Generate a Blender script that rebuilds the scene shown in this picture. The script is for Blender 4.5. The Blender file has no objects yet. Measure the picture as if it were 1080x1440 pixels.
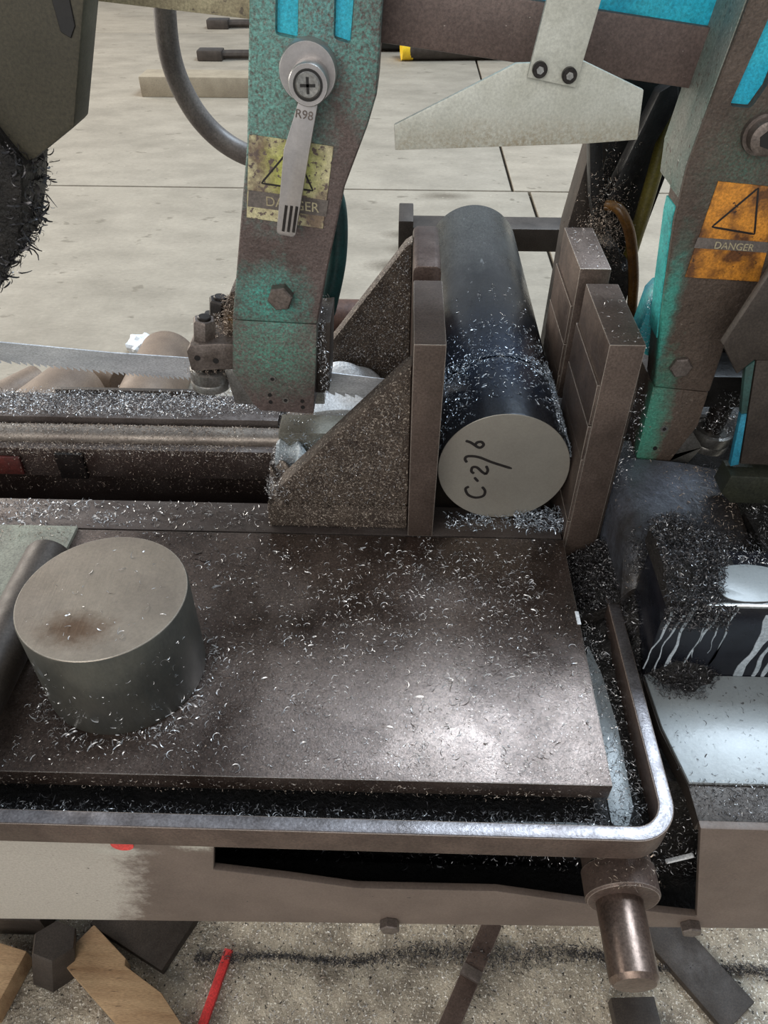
import bpy, bmesh, math, random
import numpy as np
from mathutils import Vector, Matrix
random.seed(7)
rng = np.random.default_rng(11)
S = bpy.context.scene
C = S.collection

# ------------------------------------------------------------------ camera, world, lights, exposure
def aim_matrix(pitch, yaw, roll):
    p, y, r = map(math.radians, (pitch, yaw, roll))
    F = Vector((math.sin(y)*math.cos(p), math.cos(y)*math.cos(p), -math.sin(p)))
    R0 = Vector((math.cos(y), -math.sin(y), 0)); U0 = R0.cross(F)
    R1 = R0*math.cos(r) + U0*math.sin(r); U1 = -R0*math.sin(r) + U0*math.cos(r)
    return Matrix((R1, U1, -F)).transposed().to_4x4()
cd = bpy.data.cameras.new('camera'); cam = bpy.data.objects.new('camera', cd); C.objects.link(cam)
cd.sensor_fit = 'VERTICAL'; cd.sensor_height = 36; cd.lens = 27.0; cd.clip_start = .01
cam.matrix_world = Matrix.Translation((0, 0, .49)) @ aim_matrix(41.5, -1.4, .25)
S.camera = cam
w = bpy.data.worlds.new('workshop_daylight'); S.world = w; w.use_nodes = True
w.node_tree.nodes['Background'].inputs[0].default_value = (.86, .93, 1.0, 1)
w.node_tree.nodes['Background'].inputs[1].default_value = .35
def area(name, loc, target, sx, sy, power, col):
    l = bpy.data.lights.new(name, 'AREA'); l.shape = 'RECTANGLE'; l.size = sx; l.size_y = sy; l.energy = power; l.color = col
    o = bpy.data.objects.new(name, l); C.objects.link(o); o.location = loc
    o.rotation_euler = (Vector(target)-Vector(loc)).to_track_quat('-Z', 'Y').to_euler()
area('roof_skylight', (2.0, 3.0, 5.0), (2.0, 3.0, 0), 2.0, 2.6, 420, (.72, .86, 1.0))
area('workshop_doorway', (-6.0, 4.5, 2.2), (0, 1.5, 0), 5.0, 3.6, 430, (1.0, .94, .85))
area('rear_fill', (-1.2, -3.6, 2.3), (0, .5, 0), 3.6, 2.2, 98, (1.0, .95, .89))  # added fill lamp behind the camera, brightens the front-facing sides
S.view_settings.view_transform = 'Standard'; S.view_settings.look = 'None'
S.view_settings.gamma = 1; S.view_settings.use_curve_mapping = False
S.view_settings.exposure = .35

# ------------------------------------------------------------------ material helper
def L(c):
    return tuple(((v/255)/12.92 if v/255 <= .04045 else ((v/255+.055)/1.055)**2.4) for v in c)+(1,)
def M(name, c1, c2=None, rough=(.35, .6), metal=0.0, scale=25, bump=.25, bscale=350, speck=None, blobs=(),
      stretch=(1, 1, 1), bdist=.0006, pos=(.35, .68), spec=.5, detail=6, bstretch=None, grit=.3, gscale=520, edge=None):
    m = bpy.data.materials.new(name); m.use_nodes = True
    nt = m.node_tree; N = nt.nodes; K = nt.links; b = N['Principled BSDF']
    b.inputs['Metallic'].default_value = metal; b.inputs['Specular IOR Level'].default_value = spec
    tc = N.new('ShaderNodeTexCoord'); mp = N.new('ShaderNodeMapping'); mp.inputs['Scale'].default_value = stretch
    K.new(tc.outputs['Object'], mp.inputs[0])
    def noise(s, d=detail, src=mp, rough=.6):
        n = N.new('ShaderNodeTexNoise'); n.inputs['Scale'].default_value = s; n.inputs['Detail'].default_value = d
        n.inputs['Roughness'].default_value = rough; K.new(src.outputs[0], n.inputs['Vector']); return n
    def ramp(src, p0, p1, a=(0, 0, 0, 1), z=(1, 1, 1, 1)):
        r = N.new('ShaderNodeValToRGB'); e = r.color_ramp.elements
        e[0].position = p0; e[1].position = p1; e[0].color = a; e[1].color = z
        K.new(src, r.inputs[0]); return r
    def mix(fac, a, bcol):
        x = N.new('ShaderNodeMix'); x.data_type = 'RGBA'
        K.new(fac, x.inputs[0]); K.new(a, x.inputs[6])
        x.inputs[7].default_value = bcol; return x.outputs[2]
    n1 = noise(scale)
    col = ramp(n1.outputs[0], pos[0], pos[1], L(c1), L(c2 or c1)).outputs[0]
    for bl in blobs:      # worn or painted patch with a shape of its own: centre, radius, colour, softness
        cen, rad, bc = bl[0], bl[1], bl[2]; soft = bl[3] if len(bl) > 3 else .5
        sc = bl[4] if len(bl) > 4 else (1, 1, 1)
        v = N.new('ShaderNodeVectorMath'); v.operation = 'SUBTRACT'; K.new(tc.outputs['Object'], v.inputs[0]); v.inputs[1].default_value = cen
        v1 = N.new('ShaderNodeVectorMath'); v1.operation = 'MULTIPLY'; K.new(v.outputs[0], v1.inputs[0]); v1.inputs[1].default_value = sc
        v2 = N.new('ShaderNodeVectorMath'); v2.operation = 'LENGTH'; K.new(v1.outputs[0], v2.inputs[0])
        nn = noise(90, 8, mp, .75)
        a = N.new('ShaderNodeMath'); a.operation = 'MULTIPLY_ADD'; K.new(nn.outputs[0], a.inputs[0])
        na = 2.2 if soft > .1 else .3
        a.inputs[1].default_value = rad*na; a.inputs[2].default_value = -rad*na/2
        a2 = N.new('ShaderNodeMath'); K.new(v2.outputs['Value'], a2.inputs[0]); K.new(a.outputs[0], a2.inputs[1])
        r = ramp(a2.outputs[0], rad*(1-soft), rad*(1+soft), (1, 1, 1, 1), (0, 0, 0, 1))
        fac = r.outputs[0]
        if len(bl) > 5:       # flaking: how much of the patch has worn away
            nf = noise(430, 7, mp, .8); rf = ramp(nf.outputs[0], bl[5]-.05, bl[5]+.16)
            mu = N.new('ShaderNodeMath'); mu.operation = 'MULTIPLY'; K.new(fac, mu.inputs[0]); K.new(rf.outputs[0], mu.inputs[1]); fac = mu.outputs[0]
        col = mix(fac, col, L(bc))
    if speck:
        for sc_, th, scol in speck:
            ns = noise(sc_, 3, mp, .6)
            r = ramp(ns.outputs[0], th, th+.05)
            col = mix(r.outputs[0], col, L(scol))
    if grit:              # fine mottled grain
        ng = noise(gscale, 4, mp, .7)
        g = N.new('ShaderNodeMapRange'); g.inputs[1].default_value = .34; g.inputs[2].default_value = .66
        g.inputs[3].default_value = 1-grit; g.inputs[4].default_value = 1+grit; K.new(ng.outputs[0], g.inputs[0])
        vs = N.new('ShaderNodeVectorMath'); vs.operation = 'SCALE'; K.new(col, vs.inputs[0]); K.new(g.outputs[0], vs.inputs['Scale']); col = vs.outputs[0]
    if edge:              # bare metal on the worn edges
        bv = N.new('ShaderNodeBevel'); bv.samples = 3; bv.inputs['Radius'].default_value = edge[1]
        ge = N.new('ShaderNodeNewGeometry'); dp = N.new('ShaderNodeVectorMath'); dp.operation = 'DOT_PRODUCT'
        K.new(bv.outputs[0], dp.inputs[0]); K.new(ge.outputs['Normal'], dp.inputs[1])
        nz = noise(150, 4, mp, .7); ad = N.new('ShaderNodeMath'); ad.operation = 'MULTIPLY_ADD'
        K.new(nz.outputs[0], ad.inputs[0]); ad.inputs[1].default_value = .16; ad.inputs[2].default_value = -.08
        sm = N.new('ShaderNodeMath'); K.new(dp.outputs['Value'], sm.inputs[0]); K.new(ad.outputs[0], sm.inputs[1])
        re_ = ramp(sm.outputs[0], .86, .95, (1, 1, 1, 1), (0, 0, 0, 1)); col = mix(re_.outputs[0], col, L(edge[0]))
    K.new(col, b.inputs['Base Color'])
    nr = noise(scale*2.3)
    mr = N.new('ShaderNodeMapRange'); mr.inputs[1].default_value = .3; mr.inputs[2].default_value = .7
    mr.inputs[3].default_value = rough[0]; mr.inputs[4].default_value = rough[1]
    K.new(nr.outputs[0], mr.inputs[0]); K.new(mr.outputs[0], b.inputs['Roughness'])
    if bump:
        bm_src = mp
        if bstretch:
            bm_src = N.new('ShaderNodeMapping'); bm_src.inputs['Scale'].default_value = bstretch; K.new(tc.outputs['Object'], bm_src.inputs[0])
        nb = noise(bscale, 5, bm_src, .65); bp = N.new('ShaderNodeBump'); bp.inputs['Strength'].default_value = bump
        bp.inputs['Distance'].default_value = bdist
        K.new(nb.outputs[0], bp.inputs['Height']); K.new(bp.outputs[0], b.inputs['Normal'])
    return m

# ------------------------------------------------------------------ mesh helpers
def bevel(bm, w, seg=2):
    if w > 0:
        ed = [e for e in bm.edges if len(e.link_faces) == 2 and e.calc_face_angle(0) > .5]
        bmesh.ops.bevel(bm, geom=ed, offset=w, segments=seg, affect='EDGES', profile=.6, clamp_overlap=True)
    return bm
def box(x0, x1, y0, y1, z0, z1, w=.001, bm=None):
    b = bmesh.new(); bmesh.ops.create_cube(b, size=1)
    bmesh.ops.scale(b, vec=(x1-x0, y1-y0, z1-z0), verts=b.verts)
    bmesh.ops.translate(b, vec=((x0+x1)/2, (y0+y1)/2, (z0+z1)/2), verts=b.verts)
    return bevel(b, w)
def prism(poly, a0, a1, axis='y', w=.001, seg=2):
    """poly of 2D points; axis 'y': (x,z) extruded along y; 'z': (x,y) along z; 'x': (y,z) along x"""
    b = bmesh.new()
    def P(p, t): return {'y': (p[0], t, p[1]), 'z': (p[0], p[1], t), 'x': (t, p[0], p[1])}[axis]
    A = [b.verts.new(P(p, a0)) for p in poly]; B = [b.verts.new(P(p, a1)) for p in poly]
    b.faces.new(A); b.faces.new(B[::-1]); n = len(poly)
    for i in range(n): b.faces.new((A[i], B[i], B[(i+1) % n], A[(i+1) % n]))
    bmesh.ops.recalc_face_normals(b, faces=b.faces)
    return bevel(b, w, seg)
def ring(c, u, v, r, n):
    return [c+u*(r*math.cos(2*math.pi*i/n))+v*(r*math.sin(2*math.pi*i/n)) for i in range(n)]
def lathe(p0, p1, prof, n=48, cap=True, twist=0.0):
    """profile of (t 0..1 along p0->p1, radius)"""
    p0, p1 = Vector(p0), Vector(p1); d = (p1-p0); a = d.normalized()
    u = a.orthogonal().normalized()
    u = Matrix.Rotation(twist, 3, a) @ u
    v = a.cross(u); b = bmesh.new(); rs = []
    for t, r in prof: rs.append([b.verts.new(q) for q in ring(p0+d*t, u, v, r, n)])
    for A, B in zip(rs, rs[1:]):
        for i in range(n): b.faces.new((A[i], A[(i+1) % n], B[(i+1) % n], B[i]))
    if cap: b.faces.new(rs[0][::-1]); b.faces.new(rs[-1])
    bmesh.ops.recalc_face_normals(b, faces=b.faces); return b
def cyl(p0, p1, r, n=32, ch=.001, twist=0.0):
    l = (Vector(p1)-Vector(p0)).length; k = min(ch/l, .4)
    return lathe(p0, p1, [(0, r-ch), (k, r), (1-k, r), (1, r-ch)], n, True, twist)
def tube(pts, r, n=12, sub=8):
    P = [Vector(p) for p in pts]; R = r if isinstance(r, (list, tuple)) else [r]*len(P); Q = []; QR = []
    for i in range(len(P)-1):
        a, b_, c, d = P[max(i-1, 0)], P[i], P[i+1], P[min(i+2, len(P)-1)]
        for k in range(sub):
            t = k/sub
            Q.append(.5*((2*b_)+(c-a)*t+(2*a-5*b_+4*c-d)*t*t+(3*b_-a-3*c+d)*t**3)); QR.append(R[i]*(1-t)+R[i+1]*t)
    Q.append(P[-1]); QR.append(R[-1])
    b = bmesh.new(); rs = []; u = None
    for i, q in enumerate(Q):
        t = (Q[min(i+1, len(Q)-1)]-Q[max(i-1, 0)]).normalized()
        u = t.orthogonal().normalized() if u is None else (u-t*u.dot(t)).normalized()
        rs.append([b.verts.new(x) for x in ring(q, u, t.cross(u), QR[i], n)])
    for A, B in zip(rs, rs[1:]):
        for i in range(n): b.faces.new((A[i], A[(i+1) % n], B[(i+1) % n], B[i]))
    b.faces.new(rs[0][::-1]); b.faces.new(rs[-1]); bmesh.ops.recalc_face_normals(b, faces=b.faces); return b
def join(*bms):
    o = bmesh.new()
    for b in bms:
        me = bpy.data.meshes.new('t'); b.to_mesh(me); b.free(); o.from_mesh(me); bpy.data.meshes.remove(me)
    return o
def rot(bm, ang, axis, cen):
    bmesh.ops.rotate(bm, cent=cen, matrix=Matrix.Rotation(ang, 3, axis), verts=bm.verts); return bm
def root_loc(p):
    while p.parent: p = p.parent
    return p.location
def obj(name, bm, mat, parent=None, smooth=True, loc=None):
    me = bpy.data.meshes.new(name)
    off = root_loc(parent) if parent is not None else Vector(loc or (0, 0, 0))
    bmesh.ops.translate(bm, vec=-off, verts=bm.verts)
    bm.to_mesh(me); bm.free(); me.materials.append(mat)
    if smooth:
        me.polygons.foreach_set('use_smooth', [True]*len(me.polygons)); me.set_sharp_from_angle(angle=math.radians(35))
    o = bpy.data.objects.new(name, me); C.objects.link(o)
    if parent is not None: o.parent = parent
    else: o.location = off
    return o
def tag(o, label, cat=None, group=None, kind=None):
    o['label'] = label
    if cat: o['category'] = cat
    if group: o['group'] = group
    if kind: o['kind'] = kind
    return o
def thing(name, label, cat, loc, group=None, kind=None):
    o = bpy.data.objects.new(name, None); o.empty_display_size = .02; C.objects.link(o); o.location = loc
    return tag(o, label, cat, group, kind)
def cut(o, cutters):
    for cb in cutters:
        me = bpy.data.meshes.new('cutter'); bmesh.ops.translate(cb, vec=-(root_loc(o)), verts=cb.verts)
        cb.to_mesh(me); cb.free()
        k = bpy.data.objects.new('cutter', me); C.objects.link(k)
        if o.parent: k.parent = o.parent
        else: k.location = o.location
        bpy.context.view_layer.update()
        md = o.modifiers.new('b', 'BOOLEAN'); md.object = k; md.operation = 'DIFFERENCE'; md.solver = 'EXACT'
        bpy.context.view_layer.update()
        ev = o.evaluated_get(bpy.context.evaluated_depsgraph_get())
        nm = bpy.data.meshes.new_from_object(ev); o.modifiers.clear(); old = o.data; o.data = nm; nm.name = old.name
        bpy.data.meshes.remove(old); bpy.data.objects.remove(k)
        nm.set_sharp_from_angle(angle=math.radians(35))
    return o
def text_bm(s, size, depth, origin, xdir, ydir):
    cu = bpy.data.curves.new('t', 'FONT'); cu.body = s; cu.size = size; cu.extrude = depth
    o = bpy.data.objects.new('t', cu); C.objects.link(o); bpy.context.view_layer.update()
    me = bpy.data.meshes.new_from_object(o.evaluated_get(bpy.context.evaluated_depsgraph_get()))
    bpy.data.objects.remove(o); b = bmesh.new(); b.from_mesh(me); bpy.data.meshes.remove(me)
    x, y = Vector(xdir).normalized(), Vector(ydir).normalized(); z = x.cross(y)
    m = Matrix((x, y, z)).transposed().to_4x4(); m.translation = Vector(origin)
    bmesh.ops.transform(b, matrix=m, verts=b.verts); return b
def stroke(pts, y, wid, th=.0003):
    """flat pen stroke on a face of constant y"""
    P = [Vector(p) for p in pts]; Q = []
    for i in range(len(P)-1):
        a, b_, c, d = P[max(i-1, 0)], P[i], P[i+1], P[min(i+2, len(P)-1)]
        for k in range(5):
            t = k/5; Q.append(.5*((2*b_)+(c-a)*t+(2*a-5*b_+4*c-d)*t*t+(3*b_-a-3*c+d)*t**3))
    Q.append(P[-1]); bm = bmesh.new(); rows = []
    for i, q in enumerate(Q):
        t = (Q[min(i+1, len(Q)-1)]-Q[max(i-1, 0)]).normalized(); n = Vector((-t.y, t.x))
        ww = wid*(.5 if i in (0, len(Q)-1) else 1)*.5
        rows.append([bm.verts.new((q.x+n.x*s*ww, y-dy, q.y+n.y*s*ww)) for s, dy in ((-1, 0), (-1, th), (1, th), (1, 0))])
    for A, B in zip(rows, rows[1:]):
        for i in range(4): bm.faces.new((A[i], A[(i+1) % 4], B[(i+1) % 4], B[i]))
    bm.faces.new(rows[0]); bm.faces.new(rows[-1][::-1]); bmesh.ops.recalc_face_normals(bm, faces=bm.faces); return bm
def grid_surface(x0, x1, y0, y1, nx, ny, fz, skirt=None):
    bm = bmesh.new(); V = []
    for j in range(ny+1):
        V.append([bm.verts.new((x0+(x1-x0)*i/nx, y0+(y1-y0)*j/ny, fz(x0+(x1-x0)*i/nx, y0+(y1-y0)*j/ny))) for i in range(nx+1)])
    for j in range(ny):
        for i in range(nx): bm.faces.new((V[j][i], V[j][i+1], V[j+1][i+1], V[j+1][i]))
    if skirt is not None:
        B = V[0]+[V[j][nx] for j in range(1, ny+1)]+V[ny][-2::-1]+[V[j][0] for j in range(ny-1, 0, -1)]
        D = [bm.verts.new((v.co.x, v.co.y, skirt)) for v in B]; n = len(B)
        for i in range(n): bm.faces.new((B[i], D[i], D[(i+1) % n], B[(i+1) % n]))
        bm.faces.new(D)
    bmesh.ops.recalc_face_normals(bm, faces=bm.faces); return bm

# ------------------------------------------------------------------ metal swarf (curled chips)
def chip_templates(n=16, seg=6):
    T = []
    for k in range(n):
        r = rng.uniform(.55, 1.6); arc = rng.uniform(.7, 5.2) if k % 3 else rng.uniform(.3, 1.2)
        arc = min(arc, 4.2/r) if k % 2 else arc
        pitch = rng.uniform(-.8, .8); wd = rng.uniform(.2, .36)
        a = np.linspace(0, arc, seg+1); q = rng.uniform(.3, .9)
        cx = np.stack([r*np.cos(a)-r*math.cos(arc/2), r*np.sin(a)-r*math.sin(arc/2), pitch*np.linspace(-.5, .5, seg+1)], 1)
        wv = np.stack([np.cos(a)*q, np.sin(a)*q, np.full(seg+1, math.sqrt(1-q*q))], 1)
        tp = (.35+.65*np.sin(np.linspace(.25, math.pi-.25, seg+1)))[:, None]
        T.append(np.stack([cx-wv*wd*.5*tp, cx+wv*wd*.5*tp], 1).reshape(-1, 3))
    return np.array(T)
SEG = 6; CT = chip_templates(16, SEG)
def chip_verts(pts, size, nrm, flat):
    pts = np.asarray(pts, float); n = len(pts)
    nr = np.broadcast_to(np.asarray(nrm, float), (n, 3)).copy(); nr += rng.normal(0, flat, (n, 3)); nr /= np.linalg.norm(nr, axis=1)[:, None]
    h = rng.normal(0, 1, (n, 3)); u = np.cross(nr, h); u /= np.linalg.norm(u, axis=1)[:, None]; v = np.cross(nr, u)
    t = CT[rng.integers(0, len(CT), n)]; s = rng.uniform(size[0], size[1], n)*rng.choice([.6, 1, 1, 1.35], n)
    t = t*s[:, None, None]
    return (pts[:, None, :]+t[..., 0:1]*u[:, None]+t[..., 1:2]*v[:, None]+t[..., 2:3]*nr[:, None]).reshape(-1, 3)
def chips(name, label, pts, mat, size=(.0016, .0034), nrm=(0, 0, 1), flat=.45, parent=None, loc=(0, 0, 0), cat='metal chips', more=()):
    """one heap or scatter of swarf as one object; more = further lots (points, material, size, flat)"""
    lots = [(pts, mat, size, nrm, flat)]+[(q[0], q[1], q[2], nrm, q[3]) for q in more]
    VV = [chip_verts(p_, sz, nn, fl_) for (p_, m_, sz, nn, fl_) in lots]
    off = root_loc(parent) if parent is not None else Vector(loc)
    V = np.concatenate(VV)-np.array(off); k = 2*(SEG+1); n = len(V)//k
    base = (np.arange(n)*k)[:, None, None]
    q = np.array([[2*i, 2*i+2, 2*i+3, 2*i+1] for i in range(SEG)])[None]
    F = (base+q).reshape(-1, 4)
    me = bpy.data.meshes.new(name); me.vertices.add(len(V)); me.vertices.foreach_set('co', V.ravel())
    me.loops.add(F.size); me.loops.foreach_set('vertex_index', F.ravel().astype(np.int32))
    me.polygons.add(len(F)); me.polygons.foreach_set('loop_start', np.arange(0, F.size, 4, dtype=np.int32))
    for l_ in lots: me.materials.append(l_[1])
    me.polygons.foreach_set('material_index', np.concatenate([np.full(len(v)//k*SEG, i, np.int32) for i, v in enumerate(VV)]))
    me.update(calc_edges=True); me.validate()
    o = bpy.data.objects.new(name, me); C.objects.link(o)
    if parent is not None: o.parent = parent
    else: o.location = off
    o['kind'] = 'stuff'; o['label'] = label
    if parent is None: o['category'] = cat
    return o
def clustered(n, x0, x1, y0, y1, z, nc=40, sp=.012, frac=.5, zj=.0012):
    """scattered points with loose clusters on a flat area"""
    m = int(n*frac); a = np.stack([rng.uniform(x0, x1, n-m), rng.uniform(y0, y1, n-m)], 1)
    cc = np.stack([rng.uniform(x0, x1, nc), rng.uniform(y0, y1, nc)], 1)
    b = cc[rng.integers(0, nc, m)]+rng.normal(0, sp, (m, 2))*rng.uniform(.3, 1.4, (m, 1))
    p = np.concatenate([a, b]); p = p[(p[:, 0] > x0) & (p[:, 0] < x1) & (p[:, 1] > y0) & (p[:, 1] < y1)]
    return np.column_stack([p, z+rng.uniform(.0003, zj, len(p))])
def on_face(n, poly_pts, y, ny=-1, d=.0012):
    """random points inside an x,z polygon on a face of constant y"""
    P = np.array(poly_pts); lo, hi = P.min(0), P.max(0); out = []
    while len(out) < n:
        q = rng.uniform(lo, hi); ins = False; j = len(P)-1
        for i in range(len(P)):
            if (P[i, 1] > q[1]) != (P[j, 1] > q[1]) and q[0] < (P[j, 0]-P[i, 0])*(q[1]-P[i, 1])/(P[j, 1]-P[i, 1])+P[i, 0]: ins = not ins
            j = i
        if ins: out.append((q[0], y+ny*rng.uniform(.0002, d), q[1]))
    return np.array(out)

# ------------------------------------------------------------------ materials
FZ0 = -.6; TEAL = (70, 150, 140); CYAN = (28, 165, 195); GRIME = (92, 80, 76)
m_floor = M('concrete', (152, 142, 127), (130, 121, 107), (.6, .85), 0, 4, .35, 60, stretch=(1, 1.6, 1), bdist=.004, speck=[(11, .66, (118, 109, 95)), (30, .70, (168, 158, 142))], grit=.08, gscale=60, blobs=[((.02, 2.62, FZ0), .035, (98, 88, 74), .7, (.6, 1, 1)), ((.0, 2.75, FZ0), .03, (104, 94, 80), .7, (.5, 1, 1)), ((.12, 2.9, FZ0), .025, (104, 94, 80), .7, (.5, 1, 1)), ((-.03, 2.48, FZ0), .05, (94, 84, 70), .7, (.7, 1.3, 1)), ((.16, 3.15, FZ0), .03, (104, 94, 80), .7, (.4, 1, 1))])
m_joint = M('joint_dirt', (92, 84, 72), (70, 62, 54), (.8, .9), 0, 8)
m_ground = M('swarf_covered_concrete', (196, 184, 164), (126, 116, 102), (.5, .8), 0, 26, .8, 120, bdist=.006, speck=[(260, .58, (226, 220, 208)), (190, .61, (52, 46, 42))])
m_table = M('oily_table_steel', (60, 48, 42), (104, 91, 84), (.2, .42), .6, 11, .35, 700, bdist=.0004, spec=.6, speck=[(520, .645, (158, 150, 144))], grit=.45, gscale=620, pos=(.38, .64), edge=((190, 182, 172), .001))
m_strip = M('bed_strip_steel', (82, 72, 68), (110, 102, 98), (.28, .5), .7, 16, .25, 300, bdist=.0004, stretch=(1, 3, 1))
m_rim = M('worn_rim_steel', (136, 132, 134), (104, 98, 98), (.28, .46), .75, 40, .45, 420, bdist=.0004)
m_rimside = M('rusty_brown_steel', (98, 82, 74), (74, 60, 54), (.4, .6), .4, 30, .3, 300, edge=((190, 176, 164), .0012))
m_rustinner = M('rust_inner_wall', (84, 58, 46), (58, 42, 36), (.5, .7), .2, 40, .3, 300)
m_frame = M('frame_paint', (108, 94, 85), (92, 79, 71), (.5, .68), 0, 14, .25, 120, bdist=.001, speck=[(160, .69, (62, 56, 52))],
            blobs=[((-.42, .0, .10), .1, (166, 159, 149), .05, (.45, 1, .45)), ((-.142, .0, .142), .016, (176, 172, 160), .3), ((-.2, .0, .12), .01, (172, 168, 158), .4, (.5, 1, 1.6))], grit=.15)
m_frameR = M('frame_brown', (106, 94, 84), (84, 74, 66), (.5, .7), .1, 20, .25, 120, bdist=.001, stretch=(1, 1, .35), speck=[(60, .66, (66, 50, 38))])
m_black = M('black_oily_sludge', (22, 20, 19), (40, 36, 33), (.25, .6), .2, 60, .9, 260, bdist=.003)
m_jaw = M('jaw_steel', (104, 90, 82), (82, 70, 63), (.36, .56), .55, 26, .35, 380, bdist=.0005, speck=[(500, .68, (140, 128, 118))], edge=((206, 196, 184), .0012))
m_jawtop = M('jaw_oily', (66, 50, 44), (94, 80, 74), (.25, .45), .55, 30, .3, 300)
m_cast = M('swarf_dusted_casting', (96, 84, 74), (62, 52, 46), (.4, .7), .35, 60, 1.0, 330, bdist=.0022,
           speck=[(560, .585, (176, 164, 150)), (420, .64, (36, 30, 27))], blobs=[((-.02, .0, .065), .017, (150, 112, 52), .8), ((-.022, .0, .045), .015, (135, 66, 52), .8)])
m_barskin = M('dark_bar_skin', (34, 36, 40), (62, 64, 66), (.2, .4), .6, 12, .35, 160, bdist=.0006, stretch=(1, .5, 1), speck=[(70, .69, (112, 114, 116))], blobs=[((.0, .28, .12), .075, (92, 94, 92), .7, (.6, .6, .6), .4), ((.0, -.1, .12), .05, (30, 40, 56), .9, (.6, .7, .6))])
m_barfar = m_barskin
m_cutface = M('sawn_face', (172, 167, 156), (160, 155, 145), (.32, .42), .6, 12, .25, 240, bdist=.0003, bstretch=(.05, 1, 3), grit=.05)
m_slugtop = M('sawn_slug_top', (142, 131, 118), (120, 110, 100), (.36, .52), .6, 16, .3, 200, bdist=.0004, bstretch=(2.2, .16, 1), grit=.1, edge=((206, 200, 188), .0008),
              blobs=[((-.01, -.032, .086), .012, (94, 74, 58), .6, (.6, 1, 1))])
m_slugside = M('slug_side', (104, 102, 94), (72, 74, 72), (.26, .44), .55, 14, .25, 200, stretch=(1, 1, .5), grit=.1, speck=[(34, .7, (128, 132, 134))])
m_ink = M('marker_ink', (28, 24, 24), (34, 30, 28), (.4, .5), 0, 50, 0)
m_blade = M('bright_blade_steel', (222, 224, 228), (190, 193, 198), (.3, .42), .45, 20, .12, 200, stretch=(1, 1, 3))
m_steel = M('ground_steel', (172, 170, 166), (140, 137, 132), (.25, .4), .85, 30, .15, 300)
m_chip = M('bright_swarf', (224, 224, 226), (190, 188, 186), (.3, .5), .75, 400, 0)
m_chipb = M('brown_swarf', (186, 172, 158), (120, 104, 92), (.35, .6), .55, 300, 0)
m_chipd = M('dark_oily_swarf', (92, 90, 92), (44, 42, 42), (.25, .5), .6, 300, 0)
m_chipblue = M('wet_swarf', (214, 222, 230), (150, 165, 180), (.22, .4), .6, 300, 0)
m_paintL = M('chipped_teal_paint_left', (104, 90, 86), (86, 74, 70), (.42, .6), .15, 22, .8, 260, bdist=.0014, speck=[(200, .67, (130, 118, 112))],
             blobs=[((.012, -.04, .112), .022, (80, 172, 158), .8, (1, 1, 1), .42), ((.008, -.04, .062), .026, (84, 150, 130), .9, (.8, 1, 1), .45), ((.022, -.04, .275), .05, (112, 164, 154), .7, (1.5, 1, .75), .41), ((.06, -.04, .31), .03, (100, 164, 160), .8, (1, 1, 1), .45), ((.09, -.04, .29), .012, (96, 150, 140), .6, (1, 1, .3), .46)])
m_paintR = M('chipped_teal_paint_right', (90, 77, 68), (70, 59, 51), (.42, .62), .1, 22, .8, 240, bdist=.0014, speck=[(200, .68, (120, 108, 98))],
             blobs=[((-.016, -.035, .05), .012, (66, 132, 112), .6, (1, 1, .22)), ((-.028, -.035, .15), .006, (62, 146, 132), .5, (1, 1, .12)), ((.0, -.035, .275), .02, (72, 100, 88), .9, (1, 1, .8), .45)])
m_flankR = M('speckled_grey_teal_paint', (128, 130, 122), (100, 118, 110), (.45, .62), .1, 30, .8, 260, bdist=.0012, speck=[(240, .62, (92, 80, 74)), (300, .67, (186, 184, 176))])
m_cyan = M('cyan_paint', CYAN, (52, 186, 205), (.35, .55), 0, 26, .4, 240, bdist=.001)
m_tealside = M('teal_paint_edge', (64, 176, 172), (52, 140, 140), (.4, .6), 0, 60, .5, 260, bdist=.001, speck=[(240, .66, (84, 72, 66))])
m_beam = M('beam_grime', (102, 86, 80), (84, 70, 66), (.4, .55), .2, 12, .3, 180, bdist=.0008, speck=[(300, .72, (168, 158, 150))])
m_alu = M('scuffed_aluminium', (196, 197, 188), (170, 170, 158), (.4, .58), .25, 22, .5, 260, bdist=.0005, bstretch=(1, 1, .25), grit=.14, blobs=[((.0, .0, .0), .012, (150, 138, 116), .9, (.13, 1, 1), .42)])
m_bolt = M('bolt_steel', (122, 112, 106), (92, 82, 76), (.35, .55), .6, 60, .3, 400)
m_boltd = M('black_bolt', (58, 54, 52), (36, 32, 30), (.3, .5), .6, 60, .2, 300)
m_hole = M('painted_bore_shade', (18, 16, 16), (26, 22, 20), (.5, .6), 0, 40, 0)  # near-black colour stands in for the shade inside holes and slots
m_stickerY = M('worn_yellow_sticker', (200, 192, 152), (124, 106, 88), (.5, .65), 0, 34, .3, 240, pos=(.45, .6), speck=[(260, .55, (98, 84, 78))],
               blobs=[((.038, -.04, .215), .016, (194, 198, 104), .7)])
m_stickerO = M('worn_orange_sticker', (206, 136, 48), (98, 62, 34), (.45, .62), 0, 46, .3, 240, pos=(.42, .6), speck=[(180, .64, (54, 40, 32))])
m_grey = M('grey_sticker_band', (92, 84, 80), (110, 102, 96), (.5, .6), 0, 40, .1)
m_lever = M('satin_lever', (182, 177, 175), (160, 155, 153), (.28, .42), .65, 30, .12, 300, grit=.07, edge=((226, 222, 218), .0007))
m_olive = M('dusty_olive_cover', (70, 65, 51), (54, 50, 39), (.5, .7), 0, 9, .25, 120, speck=[(90, .72, (34, 30, 26))])
m_yellowbar = M('worn_cream_guard', (188, 178, 146), (150, 138, 112), (.45, .6), .1, 40, .3, 240, speck=[(160, .62, (104, 94, 82))])
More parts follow.
